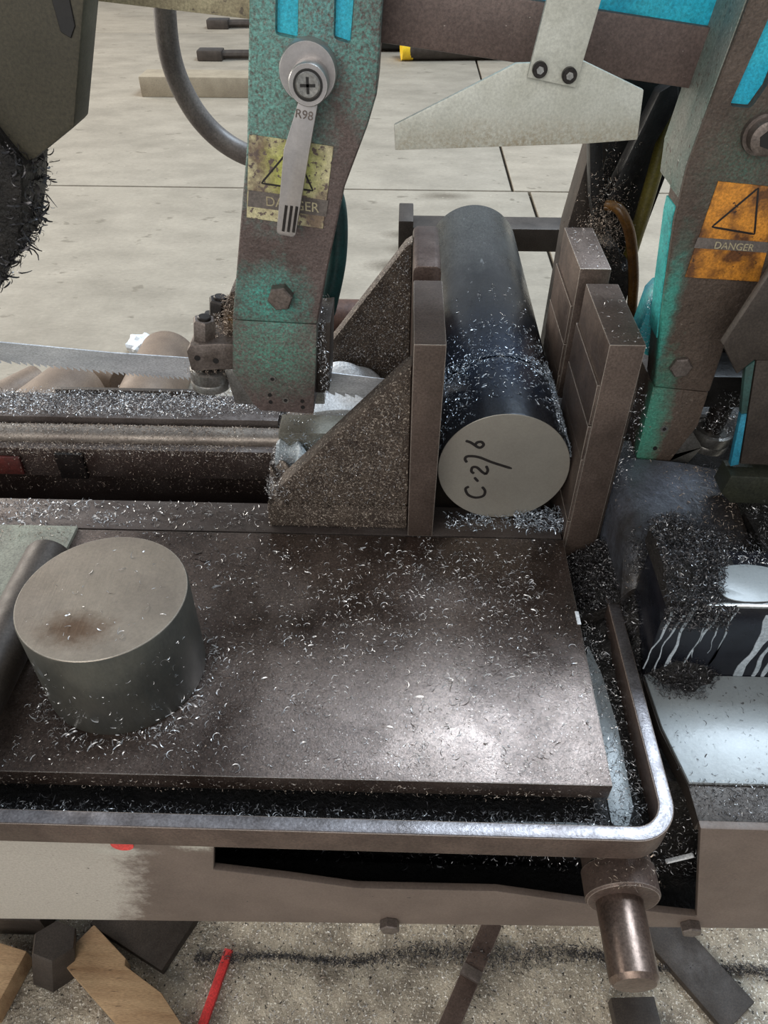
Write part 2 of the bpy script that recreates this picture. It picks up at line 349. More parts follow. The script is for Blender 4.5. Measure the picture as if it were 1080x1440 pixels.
m_hose = M('grey_rubber_hose', (112, 104, 98), (86, 78, 74), (.4, .55), 0, 30, .1)
m_blackm = M('black_painted_metal', (34, 32, 31), (24, 22, 21), (.3, .5), .2, 40, .4, 200, bdist=.001)
m_brownbar = M('brown_billet', (124, 106, 90), (100, 84, 72), (.5, .7), .15, 12, .3, 160)
m_dark = M('dark_scale_steel', (74, 66, 60), (56, 49, 44), (.4, .6), .4, 24, .3, 240)
m_wood = M('split_wood', (178, 148, 112), (146, 114, 82), (.6, .8), 0, 24, .5, 120, stretch=(.35, 2.6, 1.4), bdist=.0012, speck=[(90, .68, (96, 74, 54))])
m_red = M('red_paint', (214, 62, 60), (188, 48, 48), (.4, .55), 0, 40, .2)
m_white = M('white_plastic', (228, 230, 232), (206, 210, 214), (.35, .5), 0, 20, .2, 60, bdist=.002)
m_foam = M('coolant_foam', (226, 234, 238), (180, 192, 198), (.4, .6), 0, 90, 1.0, 300, bdist=.003)
m_coolant = M('milky_coolant', (150, 156, 158), (136, 140, 140), (.22, .36), 0, 6, .2, 60, bdist=.0012, speck=[(150, .68, (86, 86, 86))], grit=.06, spec=.3)
m_coolwhite = M('coolant_streak', (176, 184, 190), (138, 148, 154), (.15, .3), 0, 30, .2, 60)
m_milkycast = M('milky_filmed_casting', (112, 118, 130), (58, 54, 50), (.22, .45), .2, 14, .5, 120, bdist=.0018, blobs=[((.0, -.075, .07), .07, (38, 33, 29), .8, (.5, 1.1, .5)), ((.06, .0, .09), .03, (44, 38, 34), .9, (1, .4, .6))])
m_wall = M('wet_black_wall', (18, 19, 24), (34, 36, 44), (.12, .3), .2, 20, .3, 80)
m_redpaint = M('dark_red_bed_paint', (96, 40, 34), (66, 30, 26), (.5, .7), 0, 40, .4)
m_amber = M('amber_hose', (96, 66, 28), (58, 38, 20), (.2, .4), 0, 40, .1)
m_olivehose = M('olive_hose', (118, 106, 44), (90, 80, 36), (.4, .55), 0, 30, .1)
m_yellow = M('yellow_paint', (238, 200, 40), (220, 176, 30), (.4, .5), 0, 30, .1)
m_rust = M('rusty_brown_fitting', (104, 74, 60), (74, 52, 44), (.4, .6), .3, 40, .4, 240)
m_way = M('dull_guideway_steel', (132, 124, 116), (104, 96, 90), (.35, .5), .6, 20, .25, 260)
m_pipe = M('worn_shaft_steel', (120, 104, 94), (92, 76, 68), (.26, .42), .75, 20, .25, 260, stretch=(1, 1, 1))

# ------------------------------------------------------------------ setting: floor
FZ = -.6
fl = obj('floor', box(-14, 14, -2, 26, FZ-.3, FZ-.02, 0), m_joint); fl['kind'] = 'structure'; fl['label'] = 'pale concrete workshop floor cast in large slabs'
sl_rows = [(-2, .62, [-14, -4.4, 14]), (.632, 3.21, [-14, -3.6, .505, 4.3, 14]), (3.222, 6.4, [-14, -3.9, .44, 4.6, 14]), (6.412, 10, [-14, -4.2, .35, 4.4, 14]), (10.012, 26, [-14, -4, .3, 5, 14])]
for (y0, y1, xs) in sl_rows:
    for xa, xb in zip(xs, xs[1:]):
        obj('slab', box(xa+.006, xb-.006, y0, y1, FZ-.02, FZ, .004), m_ground if y1 < 1 else m_floor, fl)

# ------------------------------------------------------------------ machine bed, table, tray
bed = thing('saw_bed', 'brown and black swarf-filled lower frame of the band saw', 'machine bed', (0, .25, -.2))
# front plate with the cut-out window
fp = [(-.75, -.235), (.55, -.178), (.55, -.02), (.2115, -.02), (.2215, -.06), (.249, -.168), (.17, -.153), (.083, -.131), (-.026, -.133), (-.08, -.119), (-.136, -.107), (-.125, -.035), (-.75, -.035)]
front = obj('front_plate', prism(fp, .256, .262, 'y', .001), m_frame, bed)
for bx, bz in ((.0, -.196), (.247, -.182)):
    obj('hex_bolt', cyl((bx, .2565, bz), (bx, .248, bz), .0085, 6, .001), m_bolt, bed)
obj('red_mark', lathe((-.198, .2562, -.0685), (-.198, .2553, -.0685), [(0, .0085), (1, .0085)], 20), m_red, bed)
obj('inner_sump', box(-.75, .27, .3, .31, -.19, -.036, 0), m_black, bed)
obj('sump_floor', box(-.75, .45, .262, .68, -.2, -.185, 0), m_black, bed)
obj('gap_plate', box(.184, .202, .31, .46, -.17, -.036, 0), m_blackm, bed)
obj('rear_strip', box(-.75, .1525, .522, .563, -.03, 0, .001), m_strip, bed)
obj('slot_wall', box(-.75, .1525, .553, .563, -.16, -.03, 0), m_redpaint, bed)
obj('slot_floor', box(-.75, .19, .563, .748, -.16, -.13, 0), m_black, bed)
obj('under_bar_plate', box(.0365, .152, .566, .63, -.05, -.012, .001), m_dark, bed)
obj('under_bar_plate', box(.0365, .152, .66, .755, -.05, -.0005, .001), m_dark, bed)
obj('guideway', box(-.75, .0, .66, .672, -.05, -.012, .001), m_strip, bed)
obj('guideway', lathe((-.75, .684, -.012), (.0, .684, -.012), [(0, .0125), (1, .0125)], 24), m_way, bed)
obj('way_deck', box(-.75, -.135, .70, .748, -.13, .002, .001), m_strip, bed)
obj('way_deck', box(-.1345, .03, .70, .748, -.13, -.002, .001), m_dark, bed)
obj('red_bracket', box(-.75, -.415, .655, .6595, -.045, -.022, .001), m_redpaint, bed)
obj('red_bracket', box(-.375, -.345, .655, .6595, -.05, -.016, .001), m_blackm, bed)
obj('way_lip', box(-.40, -.215, .748, .754, -.05, .007, .001), m_dark, bed)
obj('rear_apron', box(-.75, .15, .742, .7478, -.2, -.132, .001), m_dark, bed)
for lx in (-.70, .5):
    for ly in (.52, .70): obj('bed_leg', box(lx, lx+.06, ly, ly+.06, FZ, -.2, .002), m_dark, bed)

tab = obj('work_table', prism([(-.75, .272), (.1516, .2745), (.1535, .5205), (-.75, .5205)], -.017, 0, 'z', .0012), m_table, None, True, (-.1, .4, -.017))
tag(tab, 'dark oily flat steel outfeed table plate strewn with chips', 'table')
tray = thing('chip_tray', 'shallow coolant tray with rounded steel rim around the table plate', 'tray', (0, .36, -.03))
def rim_path(off):
    r = .03; P = [(-.75, .2385+off)]; cx, cy = .192-r, .2385+r
    for k in range(11):
        a = -math.pi/2+k*math.pi/20; P.append((cx+(r-off)*math.cos(a), cy+(r-off)*math.sin(a)))
    P.append((.192-off, .456)); return P
o_, i_ = rim_path(0), rim_path(.0105)
obj('rim', prism(o_+i_[::-1], -.031, -.005, 'z', .0012), m_rimside, tray)
ot, it = rim_path(.0008), rim_path(.0097)
tr = obj('rim_top', prism(ot+it[::-1], -.006, -.0046, 'z', .0004), m_rim, tray)
obj('tray_floor', prism([(-.75, .247), (.165, .247), (.183, .262), (.183, .456), (.153, .521), (-.75, .521)], -.034, -.031, 'z', 0), m_black, tray)
obj('coolant_film', prism([(.154, .262), (.165, .26), (.172, .275), (.174, .34), (.171, .39), (.165, .42), (.158, .40), (.156, .33)], -.0308, -.0296, 'z', .0004), m_coolant, tray)
obj('coolant_film', prism([(.05, .2505), (.10, .251), (.15, .2525), (.154, .258), (.14, .263), (.08, .2625), (.05, .259)], -.0308, -.0296, 'z', .0004), m_coolant, tray)

# drain shaft below the rim
sh = thing('pivot_shaft', 'stubby worn steel shaft with flanged collar under the tray rim', 'shaft', (.162, .25, -.076))
obj('shaft', lathe((.162, .262, -.076), (.162, .176, -.076), [(0, .0165), (.96, .0165), (1, .014)], 40), m_pipe, sh)
obj('collar', lathe((.164, .262, -.072), (.164, .228, -.072), [(0, .0245), (.35, .0245), (.4, .0262), (.95, .0262), (1, .0248)], 40), m_rimside, sh)

# coolant sump on the right
pan = thing('coolant_sump', 'coolant catch basin with milky liquid beside the tray corner', 'basin', (.3, .32, -.05))
obj('basin_floor', prism([(.2125, .2625), (.55, .2625), (.55, .384), (.2005, .384), (.203, .335), (.2125, .288)], -.035, -.0225, 'z', .001), m_dark, pan)
obj('coolant', prism([(.213, .29), (.55, .29), (.55, .3845), (.202, .3845), (.2045, .335)], -.0224, -.0195, 'z', .0005), m_coolant, pan)
wl = obj('splash_wall', box(.2, .55, .385, .444, -.05, .064, .0015), m_wall, pan)
obj('wall_lip', box(.225, .55, .383, .3865, .0635, .0660, .0006), m_steel, pan)
pud = []
for k in range(48):
    a = 2*math.pi*k/48; rr = .026*(1+.12*math.sin(3*a+1)+.07*math.sin(5*a)); pud.append((.277+rr*1.7*math.cos(a), .408+rr*.72*math.sin(a)))
obj('coolant_puddle', prism(pud, .0641, .0655, 'z', .0005), m_coolant, pan)
random.seed(5)
for k, (sx, wd, sl) in enumerate(((.205, .0016, -.004), (.2135, .0014, -.006), (.222, .003, -.010), (.235, .0012, -.006), (.2395, .0018, -.008), (.247, .001, -.004), (.2535, .0012, -.008), (.283, .009, -.012), (.293, .004, -.01), (.301, .006, -.013), (.315, .004, -.01), (.33, .006, -.012))):
    z0 = .064-.012*random.random(); n = 12; ptsL = []; ptsR = []; sl *= random.uniform(.3, 1.3); zl = random.uniform(.055, .083)-(.064-z0) if wd < .003 else .0835-(.064-z0)
    for i in range(n):
        t = i/(n-1); zz = z0-zl*t; xx = sx+sl*t+.0016*math.sin(6*t+k*1.7)+.0007*math.sin(17*t+k*2.3); ww = wd*(1.25-.7*t+.3*math.sin(7*t+k))*.5
        ptsL.append((xx-ww, zz)); ptsR.append((xx+ww, zz))
    obj('coolant_streak', prism(ptsL+ptsR[::-1], .3843, .3855, 'y', .0003, 1), m_coolwhite, pan)

# swept casting foot behind the fixed jaw
def hump(x, y):
    t = max(0, min(1, (y-.447)/.15)); s = max(0, min(1, (x-.19)/.11))
    f = max(0, 1-t/.22)**2; e = max(0, 1-(x-.191)/.012)**2
    return .034+.024*math.sin(math.pi*(.18+.5*t))-.012*s*s+.0012*math.sin(60*x+2)*math.sin(50*y)-.03*f-.014*e
hf = obj('casting_foot', grid_surface(.191, .2995, .446, .572, 28, 34, hump, -.05), m_milkycast, None, True, (.24, .51, -.05))
tag(hf, 'smooth humped casting with bluish milky coolant film behind the fixed jaw', 'casting')
shelf = obj('swarf_shelf', grid_surface(.301, .55, .446, .51, 30, 12, lambda x, y: .048+.004*math.sin(60*x+20*y)*math.sin(55*y), -.05), m_black, None, True, (.4, .48, -.05))
tag(shelf, 'black sludge shelf littered with bright chips under the blade guard', 'ledge')
shelf2 = obj('rear_ledge', grid_surface(.20, .55, .573, .76, 30, 14, lambda x, y: .008+.004*math.sin(60*x+20*y)*math.sin(55*y), -.05), m_black, None, True, (.4, .66, -.05))
tag(shelf2, 'black oily ledge below the right guide roller', 'ledge')

# ------------------------------------------------------------------ work pieces
bar = thing('round_bar', 'long dark round alloy bar clamped in the vise, handwritten C-276 on its end', 'bar', (.0945, .75, 0))
bskin = obj('bar_body', lathe((.0945, .5492, .0595), (.0945, 1.045, .0595), [(0, .0592), (.004, .0595), (.99, .0595), (1, .057)], 96), m_barskin, bar)
cut(bskin, [box(-.1, .3, .6435, .6465, .0465, .3, 0)])
obj('sawn_end', lathe((.0945, .5488, .0595), (.0945, .5496, .0595), [(0, .0588), (.5, .0592), (1, .0592)], 96), m_cutface, bar)
ST = [[(.065, .038), (.062, .035), (.065, .028), (.072, .0248), (.079, .027), (.0802, .033), (.077, .038)],
      [(.069, .049), (.073, .044)],
      [(.0685, .0535), (.0658, .056), (.0665, .0605), (.0705, .0605), (.0755, .0555), (.0792, .0528)], [(.0790, .0525), (.0805, .0575), (.0785, .0625)],
      [(.061, .066), (.059, .070), (.0615, .073), (.071, .0722), (.084, .0665), (.102, .060)],
      [(.058, .090), (.063, .088), (.069, .0835), (.072, .083), (.0742, .086), (.072, .089), (.0685, .0885), (.067, .086)]]
ink = obj('handwriting', join(*[stroke(s, .5488, .0026) for s in ST]), m_ink, bar, False); ink['label'] = 'black marker writing C-276 running up the sawn face'

slug = thing('steel_slug', 'short thick sawn-off steel cylinder standing on the table plate', 'cylinder', (-.208, .363, 0))
obj('slug_body', lathe((-.208, .363, 0), (-.208, .363, .085), [(0, .059), (.02, .0598), (.985, .0598), (1, .0592)], 96), m_slugside, slug)
obj('sawn_top', lathe((-.208, .363, .0845), (-.208, .363, .0856), [(0, .0593), (.6, .0593), (1, .0589)], 96), m_slugtop, slug)
sp = obj('thin_plate', prism([(-.75, .33), (-.30, .33), (-.299, .5205), (-.75, .5205)], .0002, .0042, 'z', .0006), M('grey_green_plate', (138, 138, 124), (112, 108, 98), (.4, .55), .4, 18, .3, 200), None, True, (-.5, .42, 0))
tag(sp, 'thin grey-green steel sheet lying on the table under the round rod', 'sheet')
rb = obj('round_rod', lathe((-.298, .16, .0242), (-.298, .462, .0242), [(0, .0185), (.985, .0195), (1, .0183)], 40), m_dark, None, True, (-.302, .33, .0045))
tag(rb, 'dark smooth round rod lying on the sheet beside the standing slug', 'rod')

# ------------------------------------------------------------------ vise jaws
mj = thing('movable_vise_jaw', 'swarf-dusted movable vise jaw with two triangular gussets', 'vise jaw', (-.05, .62, 0))
obj('jaw_plate', prism([(.009, .0002), (.0325, .0002), (.0345, .2), (.009, .2)], .52, .632, 'y', .002), m_jaw, mj)
r2 = prism([(.009, .0002), (.0325, .0002), (.0345, .194), (.0335, .198), (.0300, .2), (.0135, .2), (.010, .198), (.009, .194)], .66, .755, 'y', .0015)
obj('jaw_plate', r2, m_jawtop, mj)
obj('base', box(-.121, .0085, .53, .65, .0002, .024, .003), m_cast, mj)
obj('base', box(-.121, .0085, .66, .75, .0135, .026, .003), m_cast, mj)
g1 = [(.0088, .024), (-.105, .024), (-.112, .03), (-.112, .04), (.002, .166), (.0088, .172)]
obj('gusset', prism(g1, .535, .556, 'y', .003), m_cast, mj)
g2 = [(.0088, .026), (-.112, .026), (-.114, .034), (.002, .192), (.0088, .197)]
obj('gusset', prism(g2, .722, .742, 'y', .003), m_cast, mj)
obj('slide_block', box(-.117, -.04, .60, .632, .0242, .058, .002), M('grey_block', (120, 118, 108), (100, 97, 88), (.4, .55), .3, 20), mj)
foam = []
fs = obj('coolant_foam', grid_surface(-.118, -.045, .575, .604, 26, 14, lambda x, y: .046+.008*math.sin(130*x+3)*math.sin(170*y)+.006*math.sin(310*x)-.5*abs(y-.59), .0243), m_foam, mj)
obj('swarf_heap', grid_surface(-.12, -.10, .532, .60, 14, 30, lambda x, y: .034+.010*math.sin(90*y+1)+.004*math.sin(400*x+200*y), .0243), m_cast, mj)
obj('ram', lathe((-.12, .79, .075), (.009, .79, .075), [(0, .026), (.7, .026), (.72, .018), (1, .018)], 28), m_rust, mj)
obj('ram_bracket', box(.0, .0335, .7555, .815, .03, .12, .002), m_rust, mj)

fj = thing('fixed_vise_jaw', 'fixed vise jaw of two stacked steel block columns with a blade slot', 'vise jaw', (.17, .62, -.05))
for (y0, y1) in ((.524, .63), (.66, .756)):
    obj('jaw_block', box(.1575, .1855, y0, y1, -.05, .2, .0014), m_jaw, fj)
    zs = [-.04, .02, .09, .125, .164]
    for k, (a, b) in enumerate(zip(zs, zs[1:])):
        obj('jaw_liner', box(.1545+.0006*(k % 2), .1576, y0+.0002+.0008*(k % 2), y1-.001, a+.0005, b-.0005, .0006), m_jaw, fj)
for (y0, y1) in ((.53, .63), (.66, .75)): obj('backing_rib', prism([(.1862, -.05), (.1895, -.05), (.1895, .15), (.1862, .185)], y0, y1, 'y', .001), m_dark, fj)

# ------------------------------------------------------------------ saw head: beam, arms, blade, guards
beam = thing('saw_beam', 'grimy brown and cyan cross beam of the band saw head', 'beam', (.1, .66, .35))
bp_ = [(-.06, .383), (.235, .3475), (.40, .328), (.40, .367), (.235, .3865), (-.06, .422)]
obj('lower_flange', prism(bp_, .628, .70, 'y', .002), m_beam, beam)
obj('painted_web', prism([(-.06, .4205), (.40, .3655), (.40, .52), (-.06, .56)], .634, .695, 'y', .002), m_cyan, beam)

hang = thing('guard_hanger', 'scuffed aluminium guard plate hung from a strip by two socket screws', 'guard', (.09, .56, .33))
obj('guard_plate', prism([(-.008, .3435), (.069, .3805), (.112, .382), (.153, .366), (.1555, .336), (.12, .333), (-.007, .3275)], .556, .560, 'y', .0008), m_alu, hang)
obj('hanger_strip', prism([(.0765, .3735), (.108, .368), (.124, .47), (.092, .475)], .5512, .5556, 'y', .0008), m_alu, hang)
for (sx, sz) in ((.0835, .3785), (.1025, .3755)):
    s = obj('socket_screw', lathe((sx, .552, sz), (sx, .547, sz), [(0, .0047), (.85, .0047), (1, .0041)], 24), m_boltd, hang)
    obj('hex_socket', lathe((sx, .5475, sz), (sx, .5467, sz), [(0, .0026), (1, .0024)], 6), m_steel, s)

# left guide arm
la = thing('guide_arm', 'teal and brown blade guide arm with long clamp lever and yellow sticker', 'guide arm', (-.12, .625, .09))
AL = [(-.149, .092), (-.152, .114), (-.1425, .182), (-.114, .322), (-.1025, .409), (-.097, .46), (-.012, .46), (-.0165, .409), (-.0205, .355), (-.027, .335), (-.0445, .293), (-.066, .205), (-.0715, .182)]
up = [p for p in AL if p[1] > .181]
arm = obj('arm_casting', prism([(-.1423, .1835)]+[p for p in AL[3:11]]+[(-.066, .205), (-.071, .1805)], .585, .655, 'y', .0025, 3), m_paintL, la)
pk = lambda q: prism(q, .57, .5915, 'y', .003, 2)
rc1 = [(-.0875, .390), (-.0725, .3875), (-.067, .45), (-.081, .45)]; rc2 = [(-.049, .388), (-.0375, .3850), (-.03, .45), (-.045, .45)]
cut(arm, [pk(rc1), pk(rc2)])
for rc in (rc1, rc2): obj('painted_recess', prism([(x+(.0008 if i in (0, 3) else -.0008), z+(.0008 if i < 2 else 0)) for i, (x, z) in enumerate(rc)], .5905, .5925, 'y', 0), m_cyan, la)
low = obj('guide_block', prism([(-.1425, .1825), (-.0715, .1795), (-.0755, .13), (-.0795, .089), (-.128, .0915), (-.134, .098), (-.149, .132)], .587, .640, 'y', .0015), m_paintL, la)
hx = lambda x, z, r, y0, y1, p, m=None: obj('hex_bolt', cyl((x, y0, z), (x, y1, z), r, 6, .0012, .4), m or m_bolt, p)
hx(-.099, .207, .0105, .586, .5755, la)
for (x, z) in ((-.114, .126), (-.104, .104)):
    s = obj('set_screw', lathe((x, .588, z), (x, .5862, z), [(0, .0032), (1, .0032)], 16), m_steel, la); obj('socket', lathe((x, .587, z), (x, .5858, z), [(0, .0018), (1, .0018)], 6), m_hole, s)
for (x, z) in ((-.118, .109), (-.118, .1015), (-.089, .103), (-.089, .0965)):
    obj('screw_hole', lathe((x, .588, z), (x, .5863, z), [(0, .0018), (1, .0018)], 14), m_hole, la)
# sticker
st = obj('warning_sticker', prism([(-.1115, .329), (-.0515, .3215), (-.062, .262), (-.12, .27)], .5838, .5851, 'y', .0003, 1), m_stickerY, la)
st['label'] = 'scraped cream-yellow hazard sticker with a triangle and lettering'
obj('sticker_band', prism([(-.1160, .2905), (-.0570, .2835), (-.0592, .2715), (-.1180, .2785)], .5835, .5841, 'y', 0), m_grey, st)
def tri(P, y, wd):
    return join(*[stroke([P[i], ((P[i][0]+P[(i+1) % 3][0])/2, (P[i][1]+P[(i+1) % 3][1])/2), P[(i+1) % 3]], y, wd) for i in range(3)])
obj('hazard_triangle', tri([(-.106, .2955), (-.068, .2905), (-.081, .3215)], .5838, .0013), m_ink, st, False)
obj('lettering', text_bm('DANGER', .010, .0002, (-.1045, .5833, .2795), (1, 0, -.12), (.05, 0, 1)), m_yellowbar, st, False)
# clamp lever
lv = obj('clamp_lever', join(lathe((-.066, .572, .3705), (-.066, .5855, .3705), [(0, .0185), (.1, .0192), (1, .0192)], 40),
         prism([(-.0715, .357), (-.056, .3665), (-.0665, .3245), (-.0805, .2655), (-.0825, .2635), (-.0935, .2655), (-.0945, .268), (-.0845, .325)][::-1], .5625, .5695, 'y', .0015)), m_lever, la)
obj('lever_boss', lathe((-.0645, .558, .3665), (-.0645, .573, .3665), [(0, .0125), (.08, .0132), (1, .0132)], 36), m_lever, lv)
sc = obj('cross_screw', lathe((-.0645, .5565, .3665), (-.0645, .5585, .3665), [(0, .0072), (.5, .0086), (1, .0086)], 28), m_steel, lv)
obj('screw_ring', lathe((-.0645, .5572, .3665), (-.0645, .5582, .3665), [(0, .0097), (1, .0097)], 28), m_hole, lv)
obj('cross_slot', join(box(-.0695, -.0595, .5561, .5567, .3656, .3674, 0), box(-.0654, -.0636, .5561, .5567, .3615, .3715, 0)), m_hole, lv)
for k in range(3):
    d = k*.0038
    obj('grip_groove', prism([(-.0905+d, .2685-d*.1), (-.0885+d, .268-d*.1), (-.0845+d, .287-d*.1), (-.0865+d, .2875-d*.1)], .562, .5632, 'y', 0), m_boltd, lv)
obj('stamped_letters', text_bm('R98', .0078, .0002, (-.0752, .5622, .3462), (1, 0, -.18), (.17, 0, 1)), m_bolt, lv, False)
# roller carrier with bolts and bearing
obj('roller_carrier', prism([(-.187, .130), (-.150, .1325), (-.142, .14), (-.142, .158), (-.158, .1585), (-.184, .1565), (-.188, .150)], .590, .632, 'y', .003), m_bolt, la)
for (x, z) in ((-.179, .144), (-.163, .1415)): obj('screw_hole', lathe((x, .591, z), (x, .5893, z), [(0, .0026), (1, .0026)], 14), m_hole, la)
for (x, y) in ((-.174, .604), (-.169, .648)):
    zb = .1575 if y < .63 else .155
    b_ = obj('adjuster_bolt', lathe((x, y, zb-.004), (x+.003, y, zb+.017), [(0, .0105), (.9, .0105), (1, .009)], 6), m_boltd if y > .63 else m_bolt, la)
    obj('bolt_stud', lathe((x+.003, y, zb+.016), (x+.0034, y, zb+.0195), [(0, .0058), (.8, .0058), (1, .005)], 18), m_boltd, b_)
obj('rear_carrier', box(-.186, -.143, .634, .665, .132, .1525, .003), m_boltd, la)
br = obj('roller_bearing', lathe((-.1745, .604, .107), (-.1735, .604, .127), [(0, .015), (.05, .0178), (.35, .018), (.42, .0174), (.5, .018), (.95, .0178), (1, .015), (.9, .0132), (.9, .0085)], 44, False), m_steel, la)
obj('bearing_hub', lathe((-.1745, .604, .102), (-.1735, .604, .134), [(0, .0085), (1, .0085)], 24), m_boltd, br)
obj('guide_wedge', prism([(-.153, .093), (-.128, .0915), (-.134, .098), (-.1475, .130), (-.158, .129)], .596, .6, 'y', .0004), m_steel, la)
obj('rear_tube', tube([(-.066, .668, .275), (-.0585, .669, .245), (-.0605, .669, .2), (-.072, .668, .15)], .009, 16), M('dark_teal_hose', (34, 74, 72), (26, 52, 52), (.35, .5), 0, 40), la)
obj('chip_bracket', prism([(-.158, .1575), (-.142, .1575), (-.138, .197), (-.147, .196), (-.155, .18)], .612, .65, 'y', .002), m_cast, la)
obj('arm_rear_cover', prism([(-.075, .17), (-.062, .172), (-.0665, .1), (-.0795, .1)], .606, .655, 'y', .001), m_dark, la)
obj('blade_guide_pad', box(-.086, -.074, .632, .6435, .07, .095, .001), m_steel, la)

# right guide arm
ra = thing('guide_arm', 'teal-edged brown blade guide arm with worn orange hazard sticker', 'guide arm', (.24, .61, .04))
AR = [(.219, .46), (.212, .413), (.2055, .361), (.2, .313), (.2005, .275), (.2075, .213), (.219, .1315), (.268, .127), (.268, .177), (.29, .244), (.30, .46)]
armR = obj('arm_casting', prism(AR, .575, .604, 'y', .0025, 3), m_paintR, ra)
obj('arm_flank', prism([(.2195, .46), (.2125, .413), (.206, .361), (.2005, .313), (.203, .288), (.24, .288), (.27, .46)], .6042, .645, 'y', .0015), m_flankR, ra)
obj('flank_skin', prism([(.2182, .46), (.2112, .413), (.2047, .361), (.1992, .313), (.2003, .29), (.2045, .29), (.2045, .313), (.21, .361), (.217, .413), (.224, .46)], .579, .6041, 'y', .0006), m_flankR, ra)
rr = [(.2175, .3525), (.2325, .3515), (.2385, .365), (.247, .43), (.232, .43)]
cut(armR, [prism(rr, .56, .582, 'y', .003, 2)])
obj('painted_recess', prism([(.2183, .3533), (.2318, .3523), (.2377, .365), (.246, .43), (.2328, .43)], .581, .583, 'y', 0), m_cyan, ra)
obj('teal_flank', prism([(.1992, .284), (.2022, .284), (.2022, .275), (.2088, .213), (.2140, .176), (.2115, .176), (.2062, .213), (.1994, .274)], .580, .6035, 'y', .0006), m_tealside, ra)
obj('guide_block', prism([(.219, .1305), (.268, .126), (.2685, .091), (.2505, .0415), (.243, .039), (.229, .042), (.221, .054)], .577, .635, 'y', .0015), m_paintR, ra)
b_ = obj('hex_bolt', lathe((.244, .576, .336), (.244, .560, .336), [(0, .0135), (.35, .0135), (.36, .0112), (.93, .0112), (1, .0095)], 24), m_bolt, ra)
obj('socket', lathe((.244, .5605, .336), (.244, .5594, .336), [(0, .0062), (1, .006)], 6), m_hole, b_)
hx(.236, .153, .0095, .576, .570, ra)
s = obj('set_screw', lathe((.239, .578, .087), (.239, .5762, .087), [(0, .0032), (1, .0032)], 16), m_steel, ra); obj('socket', lathe((.239, .577, .087), (.239, .5758, .087), [(0, .0018), (1, .0018)], 6), m_hole, s)
obj('screw_hole', lathe((.236, .578, .065), (.236, .5763, .065), [(0, .002), (1, .002)], 14), m_hole, ra)
so = obj('warning_sticker', prism([(.224, .304), (.272, .3), (.277, .229), (.219, .232)], .5738, .5751, 'y', .0003, 1), m_stickerO, ra)
so['label'] = 'scratched orange hazard sticker with black triangle'
obj('sticker_band', prism([(.2205, .2635), (.2745, .2605), (.2755, .2525), (.2195, .2555)], .5735, .5741, 'y', 0), m_grey, so)
obj('hazard_triangle', tri([(.2285, .2715), (.2615, .2665), (.2535, .300)], .5738, .0014), m_ink, so, False)
obj('lettering', text_bm('DANGER', .0075, .0002, (.234, .5733, .2555), (1, 0, -.06), (.02, 0, 1)), m_yellowbar, so, False)
lug = obj('chip_lug', prism([(.2035, .150), (.2085, .198), (.2135, .206), (.2225, .206), (.2225, .142)], .606, .632, 'y', .002), M('wet_blue_paint', (36, 112, 130), (60, 150, 150), (.3, .5), 0, 60, .6, 240, bdist=.001), ra)
rbear = obj('roller_bearing', lathe((.298, .612, .044), (.2995, .612, .064), [(0, .0165), (.05, .0195), (.35, .0197), (.42, .0192), (.5, .0197), (.95, .0195), (1, .0165), (.93, .0145), (.93, .009)], 44, False), m_steel, ra)
obj('bearing_hub', lathe((.298, .612, .04), (.302, .612, .11), [(0, .0085), (1, .0105)], 24), m_boltd, rbear)
obj('roller_carrier', box(.268, .318, .60, .645, .095, .128, .003), m_blackm, ra)
obj('guide_wedge', prism([(.245, .045), (.252, .041), (.2655, .083), (.283, .06), (.275, .042)], .586, .59, 'y', .0004), m_steel, ra)
obj('blade_guide_pad', box(.2225, .234, .6352, .6435, .03, .06, .001), m_steel, ra)

# dark guard box on the right
gd = thing('blade_guard', 'dark painted blade guard box with a blue edge beside the arm', 'guard', (.32, .53, .055))
obj('guard_face', prism([(.2585, .262), (.2415, .2025), (.2595, .1775), (.2685, .190), (.45, .19), (.45, .262)], .522, .53, 'y', .001), m_dark, gd)
obj('guard_face', prism([(.2705, .190), (.289, .0905), (.45, .0865), (.45, .19)], .522, .53, 'y', .001), m_dark, gd)
obj('blue_edge', prism([(.2745, .140), (.2788, .141), (.288, .0895), (.2815, .0875)], .5225, .5285, 'y', .0005), M('rubbed_blue_paint', (46, 132, 158), (30, 92, 112), (.4, .55), 0, 70, .3, 260), gd)
obj('teal_edge', prism([(.2645, .183), (.2698, .189), (.2786, .1415), (.2742, .1405)], .5225, .5285, 'y', .0005), M('dark_teal_paint', (50, 84, 80), (44, 64, 60), (.4, .55), 0, 70, .3, 260), gd)
obj('guard_foot', prism([(.2795, .0852), (.45, .081), (.45, .053), (.288, .0555), (.277, .066)], .512, .535, 'y', .0015), M('dark_green_steel', (52, 54, 44), (40, 42, 36), (.35, .5), .2, 30), gd)
obj('guard_back', box(.31, .45, .53, .56, .06, .26, .001), m_blackm, gd)
obj('added_backing', box(.272, .50, .70, .712, .03, .30, .001), m_blackm, gd)  # black backing added to hide the bright floor behind the guard
obj('panel_arm', box(.40, .43, .56, .70, .12, .22, .001), m_blackm, gd)
obj('guard_post', box(.36, .38, .53, .55, .03, .07, .001), m_blackm, gd)

